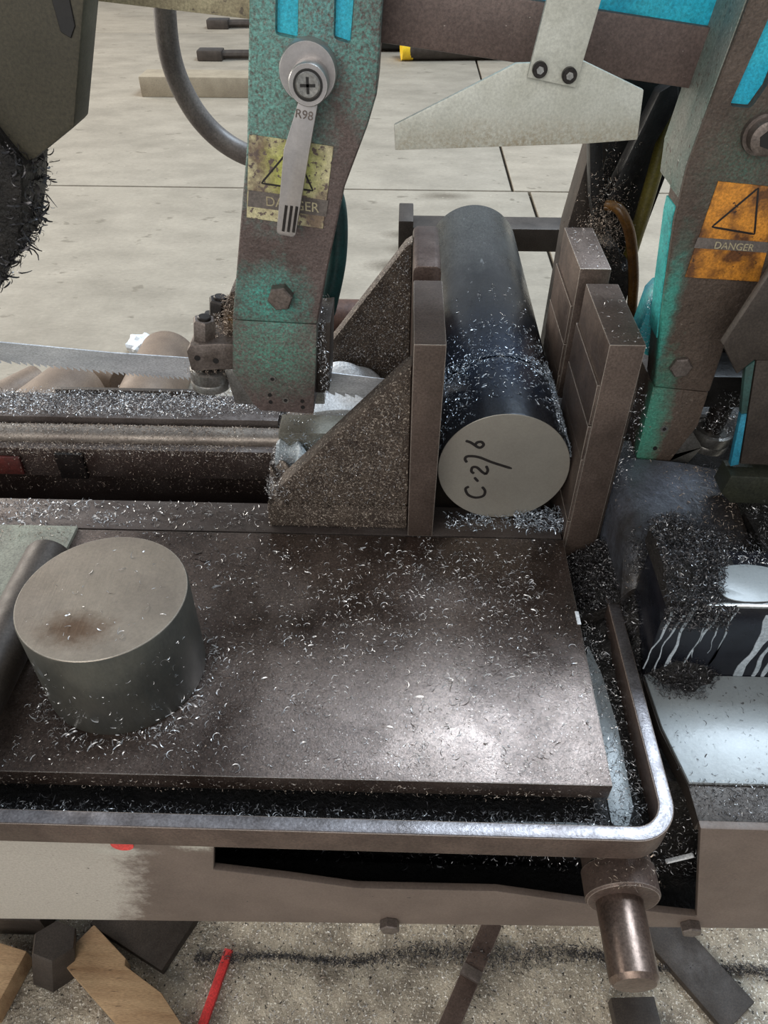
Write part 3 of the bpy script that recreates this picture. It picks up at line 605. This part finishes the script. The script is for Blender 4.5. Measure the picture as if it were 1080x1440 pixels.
# saw blade
def blade_pt(t):     # t 0..1 from far left to right guide: centre, tilt of the width axis
    X = [-.75, -.5, -.36, -.27, -.20, -.15, 0, .32, .42]; Yb = [.590, .607, .620, .627, .636, .645, .645, .645, .645]
    Z = [.176, .147, .1295, .1165, .1065, .0965, .0795, .045, .0345]; A = [-14, -12, -10, -6, -2, 0, 0, 0, 0]
    k = min(int(t*8), 7); f = t*8-k
    return [a[k]*(1-f)+a[k+1]*f for a in (X, Yb, Z, A)]
bm = bmesh.new(); rows = []; NB = 160; bw = .0108; th = .0006
for i in range(NB+1):
    x, y, z, a = blade_pt(i/NB); a = math.radians(a); wv = Vector((0, math.sin(a), math.cos(a))); nv = Vector((0, -math.cos(a), math.sin(a)))
    c = Vector((x, y, z)); rows.append([bm.verts.new(c+wv*s*bw+nv*n*th) for s, n in ((1, -1), (1, 1), (-1, 1), (-1, -1))])
for A, B in zip(rows, rows[1:]):
    for i in range(4): bm.faces.new((A[i], A[(i+1) % 4], B[(i+1) % 4], B[i]))
bm.faces.new(rows[0]); bm.faces.new(rows[-1][::-1]); bmesh.ops.recalc_face_normals(bm, faces=bm.faces)
bl = obj('toothed_saw_band', bm, m_blade, None, True, (-.1, .63, .08)); tag(bl, 'bright toothed band saw blade running through the bar from the left guide roller', 'saw blade')
bm = bmesh.new(); NT = 122
for k in range(NT):
    pa = blade_pt(k/NT); pb = blade_pt((k+.92)/NT)
    def edge(p, s):
        a = math.radians(p[3]); return Vector((p[0], p[1], p[2]))-Vector((0, math.sin(a), math.cos(a)))*(bw-.0002+s), Vector((0, -math.cos(a), math.sin(a)))*th
    (e0, n0), (e1, n1), (e2, n2) = edge(pa, 0), edge(pb, 0), edge(pb, .0042)
    f = [bm.verts.new(q) for q in (e0+n0, e1+n1, e2+n2)]; g = [bm.verts.new(q) for q in (e0-n0, e1-n1, e2-n2)]
    bm.faces.new(f); bm.faces.new(g[::-1])
    for i in range(3): bm.faces.new((f[i], g[i], g[(i+1) % 3], f[(i+1) % 3]))
bmesh.ops.recalc_face_normals(bm, faces=bm.faces)
obj('teeth', bm, m_blade, bl, False)

# worn guard bar, hose and wheel cover at the upper left
gb = obj('guard_bar', prism([(-.45, .4285), (-.088, .3945), (-.088, .44), (-.45, .475)], .60, .612, 'y', .001), m_yellowbar, None, True, (-.25, .606, .41))
tag(gb, 'worn cream-painted guard bar running left from the guide arm', 'guard')
ho = obj('coolant_hose', tube([(-.19, .75, .46), (-.2, .75, .40), (-.204, .75, .345), (-.192, .75, .306), (-.17, .75, .279), (-.14, .745, .265), (-.10, .735, .262), (-.085, .70, .262)], .0095, 16), m_hose, None, True, (-.17, .75, .3))
tag(ho, 'grey rubber coolant hose looping behind the teal guide arm', 'hose')
wc = thing('wheel_cover', 'dusty olive blade wheel cover with oily swarf hanging from its lower edge', 'cover', (-.28, .5, .25))
obj('cover_plate', prism([(-.179, .42), (-.202, .355), (-.232, .336), (-.36, .30), (-.5, .30), (-.5, .52), (-.16, .52)], .5, .53, 'y', .003), m_olive, wc)
obj('lever_slot', prism([(-.199, .46), (-.196, .405), (-.191, .402), (-.187, .408), (-.186, .46)], .499, .5005, 'y', .0003, 1), m_hole, wc)
bru = [(-.245, .35), (-.236, .334), (-.243, .312), (-.250, .296), (-.254, .285), (-.268, .272), (-.278, .262), (-.30, .235), (-.5, .22), (-.5, .40), (-.262, .385)]
obj('wheel_brush', prism(bru, .488, .536, 'y', .003), m_black, wc)
hp = []
for a, b in zip(bru[:8], bru[1:8]):
    for k in range(150):
        t = random.random(); hp.append((a[0]*(1-t)+b[0]*t+random.gauss(0, .0022), random.uniform(.486, .536), a[1]*(1-t)+b[1]*t+random.gauss(0, .0022)))
chips('hanging_swarf', 'dark oily swarf bristling along the cover edge', hp, m_chipd, (.002, .0046), (.6, -.5, -.6), .7, wc)
chips('clinging_swarf', 'dark oily swarf stuck to the brush', on_face(900, [(-.27, .38), (-.24, .335), (-.255, .285), (-.33, .235), (-.33, .38)], .488, -1, .002), m_chipd, (.0014, .003), (0, -1, 0), .5, wc)

# rear column behind the fixed jaw
rc = thing('rear_column', 'black oily feed column with crossed struts and hoses behind the fixed jaw', 'column', (.22, .84, .0))
obj('upright', prism([(.171, -.15), (.176, .168), (.188, .26), (.19, .36), (.206, .36), (.205, .25), (.198, .16), (.196, -.15)], .83, .87, 'y', .002), m_dark, rc)
obj('upright', prism([(.20, -.15), (.215, .36), (.30, .36), (.272, .17), (.258, .05), (.25, -.15)], .86, .90, 'y', .002), m_blackm, rc)
obj('strut', prism([(.199, .19), (.207, .175), (.256, .30), (.25, .32), (.235, .31)], .80, .822, 'y', .003), m_blackm, rc)
obj('strut', prism([(.173, .29), (.185, .29), (.205, .205), (.212, .175), (.2, .175), (.188, .215)], .80, .82, 'y', .003), m_blackm, rc)
obj('olive_hose', tube([(.258, .825, .30), (.256, .823, .258), (.25, .818, .19), (.243, .815, .12), (.238, .815, .05)], .0075, 12), m_olivehose, rc)
obj('amber_hose', tube([(.205, .795, .208), (.216, .785, .207), (.230, .78, .185), (.2425, .78, .145), (.248, .78, .115), (.252, .78, .08), (.25, .78, .0)], .0055, 12), m_amber, rc)
obj('dark_lump', grid_surface(.188, .245, .79, .85, 18, 18, lambda x, y: .14+.03*math.exp(-((x-.212)/.018)**2)+.006*math.sin(300*x+100*y), .02), m_black, rc)
obj('column_foot', box(.16, .32, .79, .91, FZ, -.15, .003), m_dark, rc)
obj('column_shelf', box(.19, .262, .765, .86, -.16, .02, .002), m_blackm, rc)

# cross support behind the bar
sb = thing('bar_support', 'dark flat steel cross beam with a raised stop behind the bar end', 'support', (.1, 1.15, 0))
obj('cross_beam', box(-.006, .34, 1.15, 1.20, .01, .045, .002), m_dark, sb)
obj('end_stop', box(-.008, .014, 1.13, 1.205, .0, .062, .002), m_dark, sb)
for lx in (.02, .28): obj('support_leg', box(lx, lx+.04, 1.155, 1.195, FZ, .012, .002), m_dark, sb)

# ------------------------------------------------------------------ loose things behind the saw
def billet(c, ang, length, r, label, hollow=False, mat=None):
    d = Vector((math.sin(ang), math.cos(ang), 0)); c = Vector(c); p0 = c-d*length/2; p1 = c+d*length/2
    prof = [(0, r*.96), (.02, r), (.98, r), (1, r*.96)]
    if hollow: prof = [(.0, r*.72), (0, r*.97), (.02, r), (.98, r), (1, r*.97), (1, r*.72), (.0, r*.72)]
    o = obj('pipe_offcut' if hollow else 'round_billet', lathe(p0, p1, prof, 40, not hollow), mat or m_brownbar, None, True, (c.x, c.y, FZ))
    return tag(o, label, 'pipe' if hollow else 'billet')
billet((-.60, 1.565, FZ+.073), .0, .36, .073, 'brown round billet lying beside the crumpled white paper')
billet((-.835, 1.42, FZ+.078), .35, .34, .078, 'thick brown round billet under the saw blade beside the pipe offcut')
billet((-.975, 1.58, FZ+.042), .6, .2, .042, 'short brown pipe offcut with open end behind the bed', True)
billet((-.765, 1.72, FZ+.036), -.9, .13, .036, 'slim short brown bar lying between the billets')
pp = bmesh.new(); bmesh.ops.create_icosphere(pp, subdivisions=3, radius=.05)
for v in pp.verts:
    v.co *= 1+.28*math.sin(19*v.co.x*7+3)*math.cos(23*v.co.y*5)+.1*math.sin(90*v.co.z); v.co *= .72; v.co.z *= .8; v.co += Vector((-.715, 1.87, FZ+.03))
tag(obj('crumpled_paper', pp, m_white, None, False, (-.715, 1.87, FZ)), 'crumpled white paper lump on the floor behind the saw blade', 'paper')
rg = grid_surface(-.090, -.022, .664, .718, 16, 16, lambda x, y: .032+.046*math.exp(-((x+.058)/.04)**2-((y-.70)/.03)**2)+.005*math.sin(120*x+60*y)*math.sin(90*y), .0262)
tag(obj('white_rag', rg, m_white, None, False, (-.055, .69, .0262)), 'crumpled white plastic wrap in front of the rear gusset', 'plastic wrap')
bb = obj('concrete_kerb_block', box(-1.45, -.6, 4.62, 4.80, FZ, FZ+.10, .006), M('timber_grey', (150, 138, 118), (130, 118, 100), (.6, .8), 0, 10), None, True, (-1, 4.7, FZ))
tag(bb, 'long pale squared timber lying on the far floor', 'timber')
def tool(p, label):
    t = thing('hand_tool', label, 'tool', p)
    obj('handle', tube([(p[0]-.05, p[1], p[2]+.03), (p[0]+.2, p[1]+.02, p[2]+.03), (p[0]+.6, p[1], p[2]+.03)], .025, 10), m_dark, t)
    obj('tool_head', box(p[0]-.13, p[0]+.03, p[1]-.05, p[1]+.06, p[2], p[2]+.06, .01), m_dark, t); return t
tool((-1.2, 5.55, FZ), 'dark long-handled tool lying on the floor beyond the squared timber')
tool((-1.35, 6.6, FZ), 'farthest dark long-handled tool lying on the floor')
def ybar(x0, x1, y, r, z, label, end):
    t = thing('round_steel_bar', label, 'bar', (x0, y, FZ))
    obj('bar_body', lathe((x0, y, z), (x1, y+.15, z), [(0, r), (1, r)], 24), m_blackm if end is None else m_dark, t)
    if end: obj('painted_end', lathe((x0-.02, y-.003, z), (x0+.05, y+.007, z), [(0, r*1.01), (1, r*1.02)], 24), end, t)
ybar(-.02, 1.6, 5.6, .075, FZ+.075, 'dark round steel bar with yellow painted end on the far floor', m_yellow)
ybar(-.5, 1.9, 5.86, .09, FZ+.09, 'unpainted dark round steel bar behind the yellow-ended bar', None)
ybar(-.3, 1.9, 6.1, .08, FZ+.08, 'farthest dark round steel bar on the workshop floor', None)

tp = obj('tape_scrap', box(.1500, .1532, .418, .432, .0002, .0009, .0002), m_white, None, True, (.1516, .425, .0002))
tag(tp, 'tiny white tape scrap on the right edge of the table plate', 'tape')
gl = box(-.011, .011, -.0015, .0015, -.0015, .0015, .0006); rot(gl, -.6, 'Y', (0, 0, 0)); bmesh.ops.translate(gl, vec=(.222, .272, -.10), verts=gl.verts)  # white sliver imitates a glint among the chips
tag(obj('painted_glint', gl, m_white, None, True, (.222, .272, -.1)), 'small white sliver standing in for a glint in the swarf beside the shaft collar', 'glint')
# ------------------------------------------------------------------ debris on the floor in front
wd = prism([(-.102, -.024), (.095, -.03), (.105, .012), (.03, .026), (-.03, .020), (-.035, .026), (-.10, .028)], 0, .032, 'z', .002)
bmesh.ops.rotate(wd, cent=(0, 0, 0), matrix=Matrix.Rotation(-.60, 3, 'Z'), verts=wd.verts); bmesh.ops.translate(wd, vec=(-.315, .30, FZ+.001), verts=wd.verts)
tag(obj('wood_block', wd, m_wood, None, True, (-.315, .30, FZ)), 'pale split wood offcut with a notched edge on the floor', 'wood')
w2 = prism([(-.05, -.05), (.03, -.04), (.045, .03), (-.02, .045)], 0, .035, 'z', .002); bmesh.ops.translate(w2, vec=(-.50, .315, FZ+.001), verts=w2.verts)
tag(obj('wood_chunk', w2, m_wood, None, True, (-.5, .315, FZ)), 'small brown wood chunk beside the hexagonal steel offcut', 'wood')
hxo = lathe((-.425, .335, FZ+.001), (-.415, .350, FZ+.06), [(0, .028), (.93, .028), (1, .026)], 6)
tag(obj('hexagonal_offcut', hxo, m_dark, None, True, (-.42, .34, FZ)), 'dark hexagonal steel bar offcut on the floor', 'offcut')
sq = join(box(-.53, -.445, .375, .46, FZ+.001, FZ+.05, .004), lathe((-.487, .417, FZ+.05), (-.487, .417, FZ+.062), [(0, .034), (1, .031)], 30))
tag(obj('machine_foot_pad', sq, m_dark, None, True, (-.487, .417, FZ)), 'square swarf-covered levelling pad under the saw frame', 'foot pad')
pl = box(-.06, .06, -.045, .045, 0, .016, .002); rot(pl, -.45, 'Z', (0, 0, 0)); bmesh.ops.translate(pl, vec=(-.32, .40, FZ+.001), verts=pl.verts)
tag(obj('steel_plate_offcut', pl, m_dark, None, True, (-.32, .4, FZ)), 'dark steel plate offcut behind the pale wood offcut', 'offcut')
rs = box(-.0055, .0055, -.06, .06, 0, .008, .001); rot(rs, -.20, 'Z', (0, 0, 0)); bmesh.ops.translate(rs, vec=(-.219, .305, FZ+.001), verts=rs.verts)
tag(obj('red_stick', rs, m_red, None, True, (-.219, .305, FZ)), 'thin red painted stick lying on the chip-covered floor', 'stick')
stp = thing('steel_strap', 'flat brown steel strap with a stepped fold on the floor', 'strap', (.105, .34, FZ))
a_ = box(-.0125, .0125, .004, .07, .005, .009, .0006); b2 = box(-.0125, .0125, -.08, .002, 0, .004, .0006); c2 = box(-.0128, .0128, -.008, .006, .0042, .0115, .001)
for nm, b_ in (('strap_half', a_), ('strap_half', b2), ('strap_joint', c2)):
    rot(b_, -.48, 'Z', (0, 0, 0)); bmesh.ops.translate(b_, vec=(.105, .345, FZ+.001), verts=b_.verts); obj(nm, b_, m_rimside if nm == 'strap_half' else m_bolt, stp)
for (cx, cy, an, lx, ly, lb, zz) in ((.385, .365, .63, .028, .075, 'dark flat steel bar leaning across the floor beside the shaft', .012), (.302, .275, 0.05, .027, .045, 'small dark square steel offcut on the floor below the shaft', .02)):
    b_ = box(-lx, lx, -ly, ly, 0, zz, .0015); rot(b_, an, 'Z', (0, 0, 0)); bmesh.ops.translate(b_, vec=(cx, cy, FZ+.001), verts=b_.verts)
    tag(obj('flat_bar_offcut', b_, m_dark, None, True, (cx, cy, FZ)), lb, 'offcut')

# ------------------------------------------------------------------ swarf everywhere
def drop(p, f): return p[~f(p)]
slugf = lambda p: ((p[:, 0]+.208)**2+(p[:, 1]-.363)**2 < .061**2) | ((p[:, 0] < -.275))
p = np.concatenate([clustered(4200, -.30, .149, .277, .518, 0, 160, .008, .5), clustered(1600, -.05, .12, .36, .50, 0, 30, .02, .6)])
chips('table_swarf', 'curled bright metal chips and grit scattered over the dark table plate', drop(p, slugf), m_chip, (.0011, .0023), flat=.3,
      more=[(drop(clustered(260, -.28, .149, .28, .51, 0, 30, .012, .6), slugf), m_chip, (.0024, .004), .25), (drop(clustered(9000, -.30, .150, .276, .519, 0, 200, .012, .5, .0006), slugf), m_chipb, (.0004, .0009), .4)])
a = rng.uniform(-2.6, .5, 420); rr_ = rng.normal(.067, .005, 420)
chips('slug_swarf', 'curled chips gathered round the foot of the standing slug', np.column_stack([-.208+rr_*np.cos(a), .363+rr_*np.sin(a), rng.uniform(.001, .003, 420)]), m_chip, (.0014, .003))
p = clustered(60, -.255, -.16, .32, .41, .0856, 6, .01, .5); chips('slug_top_swarf', 'few curled chips lying on the sawn slug top', p[(p[:, 0]+.208)**2+(p[:, 1]-.363)**2 < .055**2], m_chip, (.0015, .003))
a = rng.uniform(-2.4, -.3, 110); zz = rng.uniform(.004, .07, 110)**1.0
chips('slug_side_swarf', 'chips stuck to the wet slug side', np.column_stack([-.208+.0603*np.cos(a), .363+.0603*np.sin(a), zz]), m_chip, (.0010, .0022), np.column_stack([np.cos(a), np.sin(a), 0*a]), .3)
chips('strip_swarf', 'chips on the strip of bed behind the table', np.concatenate([clustered(1000, -.45, -.12, .524, .561, 0, 40, .01, .5), clustered(500, -.45, -.30, .524, .561, 0, 20, .01, .5)]), m_chip, (.0013, .003))
chips('sheet_swarf', 'chips lining the back edge of the thin sheet', clustered(500, -.45, -.30, .49, .52, .0042, 20, .008, .4), m_chipb, (.001, .002))
chips('ledge_swarf', 'fine chips caught along the front edge of the table', np.column_stack([rng.uniform(-.3, .15, 700), rng.uniform(.2690, .272, 700), rng.uniform(-.014, -.001, 700)]), m_chipb, (.0007, .0014), (0, -1, .3))
chips('tray_swarf', 'wet bright and dark chips lying in the coolant tray around the table', np.concatenate([clustered(3000, -.35, .15, .2495, .268, -.0305, 60, .01, .4, .006), clustered(1600, .154, .181, .27, .45, -.0300, 30, .008, .5, .005), clustered(300, .12, .178, .255, .275, -.0300, 12, .006, .5, .006)]), m_chip, (.001, .0022), flat=.7,
      more=[(clustered(3200, -.35, .17, .2495, .27, -.0305, 60, .01, .3, .009), m_chipd, (.001, .0026), .8)])
d = np.column_stack([rng.uniform(-.52, -.12, 9000), .70+.047*rng.random(9000)**.8, .002+np.abs(rng.normal(0, .0035, 9000))])
k = np.exp(-((d[:, 0]+.17)/.05)**2); d[:, 2] += k*rng.uniform(0, .016, len(d))
chips('deck_swarf', 'dense bank of grey chips along the bed way behind the slot', d, m_chip, (.0009, .0021), flat=.9,
      more=[(d[:4500]+rng.normal(0, .002, (4500, 3))*[1, .2, .3], m_chipd, (.001, .0024), .9)])
gx = np.concatenate([rng.uniform(-.52, -.17, 7000), rng.uniform(-.17, -.12, 250)]); gy = rng.uniform(.656, .70, 7250)
chips('guideway_swarf', 'chips dusted over the guideway', np.column_stack([gx, gy, np.where(gy < .672, -.011, -.012+np.sqrt(np.maximum(0, .0128**2-(gy-.684)**2)))]), m_chipb, (.0008, .0018), flat=.8)
chips('slot_swarf', 'chips sticking to the dark slot wall', np.column_stack([rng.uniform(-.5, -.12, 4200), rng.uniform(.654, .6595, 4200), -.013-.055*rng.random(4200)**1.8]), m_chipb, (.0008, .0016), (0, -1, .4))
chips('slot_bottom_swarf', 'dim chips at the bottom of the slot', np.column_stack([rng.uniform(-.5, .0, 1500), rng.uniform(.566, .65, 1500), rng.uniform(-.13, -.125, 1500)]), m_chipd, (.001, .0022))
# jaw dust
chips('gusset_swarf', 'fine brown swarf coating the front gusset', np.concatenate([on_face(5200, [(.006, .026), (-.105, .026), (-.11, .038), (.0, .16), (.006, .164)], .535, -1, .0016)]), m_chipb, (.0006, .0013), (0, -1, .3), .6, mj, more=[(on_face(1300, [(.006, .026), (-.105, .026), (-.11, .038), (.0, .16), (.006, .164)], .535, -1, .002), m_chip, (.0006, .0013), .6)])
chips('gusset_swarf', 'silvery swarf coating the rear gusset', on_face(3600, [(.006, .026), (-.105, .03), (.0, .185), (.006, .19)], .722, -1, .0018), m_chip, (.0007, .0014), (0, -1, .3), .6, mj)
chips('base_swarf', 'swarf along the jaw base', np.concatenate([np.column_stack([rng.uniform(-.12, .008, 1400), rng.uniform(.5285, .53, 1400), rng.uniform(.001, .024, 1400)]), np.column_stack([rng.uniform(-.12, .008, 1000), rng.uniform(.530, .535, 1000), rng.uniform(.024, .027, 1000)])]), m_chipb, (.0006, .0013), (0, -.8, .5), .6, mj)
chips('heap_swarf', 'silvery chips heaped on the jaw base corner', np.column_stack([rng.uniform(-.122, -.1, 1500), rng.uniform(.532, .602, 1500), rng.uniform(.03, .046, 1500)]), m_chip, (.0009, .002), flat=.9, parent=mj)
chips('foam_swarf', 'whitish wet chips on the foam', np.column_stack([rng.uniform(-.118, -.04, 1200), rng.uniform(.575, .64, 1200), rng.uniform(.045, .06, 1200)]), m_chipblue, (.0008, .0018), flat=.9, parent=mj)
chips('wrap_swarf', 'wet chips round the white plastic wrap', clustered(1300, -.11, -.03, .655, .715, .0, 12, .012, .4, .02), m_chipblue, (.001, .002), flat=.9)
# bar chips
def on_bar(n, y0, y1, a0, a1, r=.0602):
    y = rng.uniform(y0, y1, n); a = np.radians(rng.uniform(a0, a1, n)); nn = np.column_stack([np.cos(a), 0*a, np.sin(a)])
    return np.column_stack([.0945+r*np.cos(a), y, .0595+r*np.sin(a)]), nn
def barchips(n, y0, y1, a0, a1, mat, sz, nm, lb, r=.0602):
    q, nn = on_bar(n, y0, y1, a0, a1, r); chips(nm, lb, q, mat, sz, nn, .35, bar)
barchips(900, .575, .72, 25, 150, m_chipblue, (.0011, .0026), 'wet_swarf', 'wet bright chips on top of the bar')
barchips(900, .632, .658, 15, 170, m_chipblue, (.001, .0022), 'kerf_swarf', 'chips ringed round the saw kerf', .0608)
barchips(1400, .555, .67, 5, 42, m_chipblue, (.001, .0022), 'side_swarf', 'wet chips banked along the right flank of the bar', .0612)
barchips(300, .555, .64, 120, 172, m_chipblue, (.0009, .0018), 'side_swarf', 'wet chips on the left flank of the bar')
barchips(140, .66, .8, 40, 140, m_chip, (.001, .002), 'bar_swarf', 'stray chips further back on the bar')
chips('bar_foot_swarf', 'wet chips packed under the bar end', np.concatenate([np.column_stack([rng.uniform(.11, .155, 900), rng.uniform(.527, .556, 900), rng.uniform(.0005, .012, 900)]), clustered(420, .045, .11, .528, .552, 0, 10, .008, .7, .005)]), m_chipblue, (.0012, .0026), flat=.7)
# right side swarf
def mz(x, y):
    sx = np.where(np.asarray(x) < .232, .033, .03)
    return -.0335+.112*np.exp(-((np.asarray(x)-.232)/sx)**2)*np.exp(-((np.asarray(y)-.437)/.046)**2)
hb = grid_surface(.154, .285, .352, .445, 44, 34, lambda x, y: float(mz(x, y))+.003*math.sin(220*x)*math.sin(260*y), -.05)
tag(obj('swarf_mound', hb, m_black, None, True, (.22, .4, -.05)), 'black oily swarf mound spilling beside the tray rim end', 'swarf mound')
def wz(x, y):
    x, y = np.asarray(x), np.asarray(y)
    return .0645+.019*np.clip((.236+.35*(y-.384)-x)/.03, 0, 1)*np.clip((y-.374)/.03, 0, 1)*(1+.25*np.sin(140*x)*np.sin(150*y))
hb3 = grid_surface(.1985, .262, .3835, .452, 30, 26, lambda x, y: float(wz(x, y)), .0642)
tag(obj('swarf_heap', hb3, m_black, None, True, (.235, .42, .0642)), 'black swarf heap piled on the end of the streaked splash wall', 'swarf mound')
x1 = rng.uniform(.154, .285, 9000); y1 = rng.uniform(.36, .447, 9000); z1 = mz(x1, y1)+rng.uniform(-.001, .006, 9000); kp = z1 > -.02
x2 = rng.uniform(.197, .262, 5500); y2 = rng.uniform(.381, .458, 5500); k2 = x2 < .24+.35*(y2-.384)
c1 = np.column_stack([x1, y1, z1])[kp]; c2 = np.column_stack([x2, y2, wz(x2, y2)+rng.uniform(-.001, .006, 5500)])[k2]
c3 = np.column_stack([.2+.05*rng.random(1100), rng.uniform(.379, .3842, 1100), .066-.026*rng.random(1100)**1.8])
c4 = np.column_stack([rng.uniform(.192, .30, 3000), .444+.03*rng.random(3000)**1.6, .030+.03*rng.random(3000)])
x5 = rng.uniform(.155, .192, 2600); y5 = rng.uniform(.445, .52, 2600); c5 = np.column_stack([x5, y5, -.03+.03*(x5-.154)/.036+rng.uniform(0, .006, 2600)])
dk = np.concatenate([c1, c2, c3, c4, c5]); br_ = dk[rng.random(len(dk)) < .13]+[0, -.0006, .0012]
chips('mound_swarf', 'dark tangled chips covering the black mounds between fixed jaw and splash wall', dk, m_chipd, (.0013, .003), flat=.9, more=[(br_, m_chip, (.0008, .0018), .9)])
hb2 = grid_surface(.154, .1905, .4455, .52, 14, 26, lambda x, y: -.03+.03*(x-.154)/.036+.003*math.sin(220*x)*math.sin(260*y), -.05)
tag(obj('swarf_bank', hb2, m_black, None, True, (.172, .48, -.05)), 'black oily swarf bank below the fixed jaw', 'swarf mound')
chips('wall_top_bright_swarf', 'bright chips over the splash wall top', np.concatenate([clustered(1100, .24, .42, .424, .444, .0642, 20, .01, .4, .006)]), m_chip, (.0008, .0018), flat=.9)
chips('shelf_swarf', 'bright chips sprinkled on the black sludge shelf', clustered(1800, .301, .42, .448, .51, .052, 30, .015, .5, .004), m_chip, (.0008, .0022), flat=.8)
x_ = rng.uniform(.192, .298, 1600); y_ = rng.uniform(.448, .57, 1600); hz = np.array([hump(a, b) for a, b in zip(x_, y_)])
keep = (rng.random(1600) < np.clip((x_-.225)/.06, .05, 1)) | (y_ < .452+.02*rng.random(1600))
chips('foot_swarf', 'chips on the humped casting', np.column_stack([x_, y_, hz+.0008])[keep], m_chipb, (.0009, .002), flat=.6)
chips('roller_swarf', 'silvery chips clogging the right guide roller', np.concatenate([np.column_stack([rng.normal(.303, .010, 900), rng.normal(.606, .009, 900), .066+rng.random(900)*.05]), np.column_stack([rng.uniform(.25, .31, 900), rng.uniform(.575, .6, 900), rng.uniform(.012, .03, 900)])]), m_chip, (.0009, .002), flat=.9, parent=ra)
chips('roller_swarf', 'silvery chips clogging the left guide roller', np.concatenate([np.column_stack([rng.normal(-.172, .010, 500), rng.normal(.600, .006, 500), rng.uniform(.12, .132, 500)]), np.column_stack([rng.uniform(-.17, -.145, 800), rng.uniform(.6, .635, 800), .158+rng.random(800)*.008]), np.column_stack([rng.uniform(-.156, -.140, 600), rng.uniform(.608, .612, 600), rng.uniform(.16, .194, 600)])]), m_chipb, (.0009, .002), flat=.9, parent=la)
chips('flank_swarf', 'chips packed along the arm flank', np.column_stack([-.0735+.008*rng.random(1500)+.00012*0, rng.uniform(.59, .655, 1500), rng.uniform(.095, .175, 1500)])+np.column_stack([.09*(rng.random(1500)*0+1)*0, np.zeros(1500), np.zeros(1500)]), m_chip, (.0009, .0018), (1, 0, 0), .6, la)
chips('lug_swarf', 'bright chips on the teal lug', np.column_stack([rng.uniform(.205, .223, 500), rng.uniform(.6035, .606, 500), rng.uniform(.15, .212, 500)]), m_chipblue, (.0007, .0014), (0, -1, .2), .5, ra)
chips('column_swarf', 'dull gold chips coating the oily rear column', np.concatenate([np.column_stack([rng.normal(.205, .013, 3800), rng.uniform(.785, .80, 3800), rng.normal(.17, .032, 3800)]), np.column_stack([rng.uniform(.2, .22, 500), rng.uniform(.85, .86, 500), rng.uniform(.2, .3, 500)])]), m_chipb, (.0008, .0018), (0, -1, .3), .8, rc)
chips('jaw_top_swarf', 'few chips lying on the fixed jaw', np.concatenate([clustered(60, .158, .185, .526, .628, .2, 6, .01, .3), clustered(120, .158, .185, .662, .754, .2, 6, .012, .5)]), m_chip, (.0009, .002), parent=fj)
chips('jaw_gap_swarf', 'bright chips packed beside the fixed jaw', np.column_stack([rng.uniform(.187, .2, 700), rng.uniform(.515, .6, 700), rng.uniform(.06, .16, 700)]), m_chip, (.0009, .0018), flat=.9, parent=fj)
chips('basin_swarf', 'dark and bright chips floating on the milky coolant and along the basin edge', np.concatenate([clustered(420, .207, .40, .295, .382, -.0195, 30, .012, .5), clustered(1500, .206, .245, .36, .384, -.0195, 10, .01, .5, .008), clustered(2600, .213, .40, .263, .292, -.0225, 40, .01, .3, .005)]), m_chipd, (.0008, .0019), flat=.7,
      more=[(clustered(500, .213, .40, .263, .292, -.019, 20, .01, .4, .003), m_chip, (.0006, .0014), .8)])
# window in the front plate
chips('sump_swarf', 'black oily chips with a few bright curls seen through the frame window', np.column_stack([rng.uniform(-.13, .26, 4200), rng.uniform(.288, .3, 4200), rng.uniform(-.17, -.036, 4200)]), m_chipd, (.001, .0026), (0, -1, .4), .7,
      more=[(np.column_stack([.25-.22*rng.random(900)**1.5, rng.uniform(.284, .288, 900), rng.uniform(-.16, -.036, 900)]), m_chip, (.0009, .0022), .7)])
chips('collar_swarf', 'curled chips lying on the collar', np.column_stack([rng.normal(.162, .012, 260), rng.uniform(.226, .262, 260), -.047+rng.uniform(-.003, .004, 260)]), m_chipb, (.001, .0024), (0, -.3, 1), .5, sh)
# floor in front
x_ = rng.uniform(-.25, .62, 9000); yc = .362+.008*np.sin(9*x_)+.004*np.sin(31*x_)
chips('floor_swarf', 'chips trodden over the floor in front of the saw with a ragged dark line', clustered(16000, -.6, .62, .2, .55, FZ, 220, .02, .5, .004), m_chip, (.0012, .0026), flat=.6,
      more=[(clustered(8000, -.6, .62, .2, .55, FZ, 150, .02, .5, .003), m_chipb, (.0012, .0028), .6),
            (np.column_stack([x_, yc+rng.normal(0, .005, 9000)*(1+.6*np.sin(13*x_)), FZ+rng.uniform(.001, .012, 9000)]), m_chipd, (.0016, .0036), .8)])
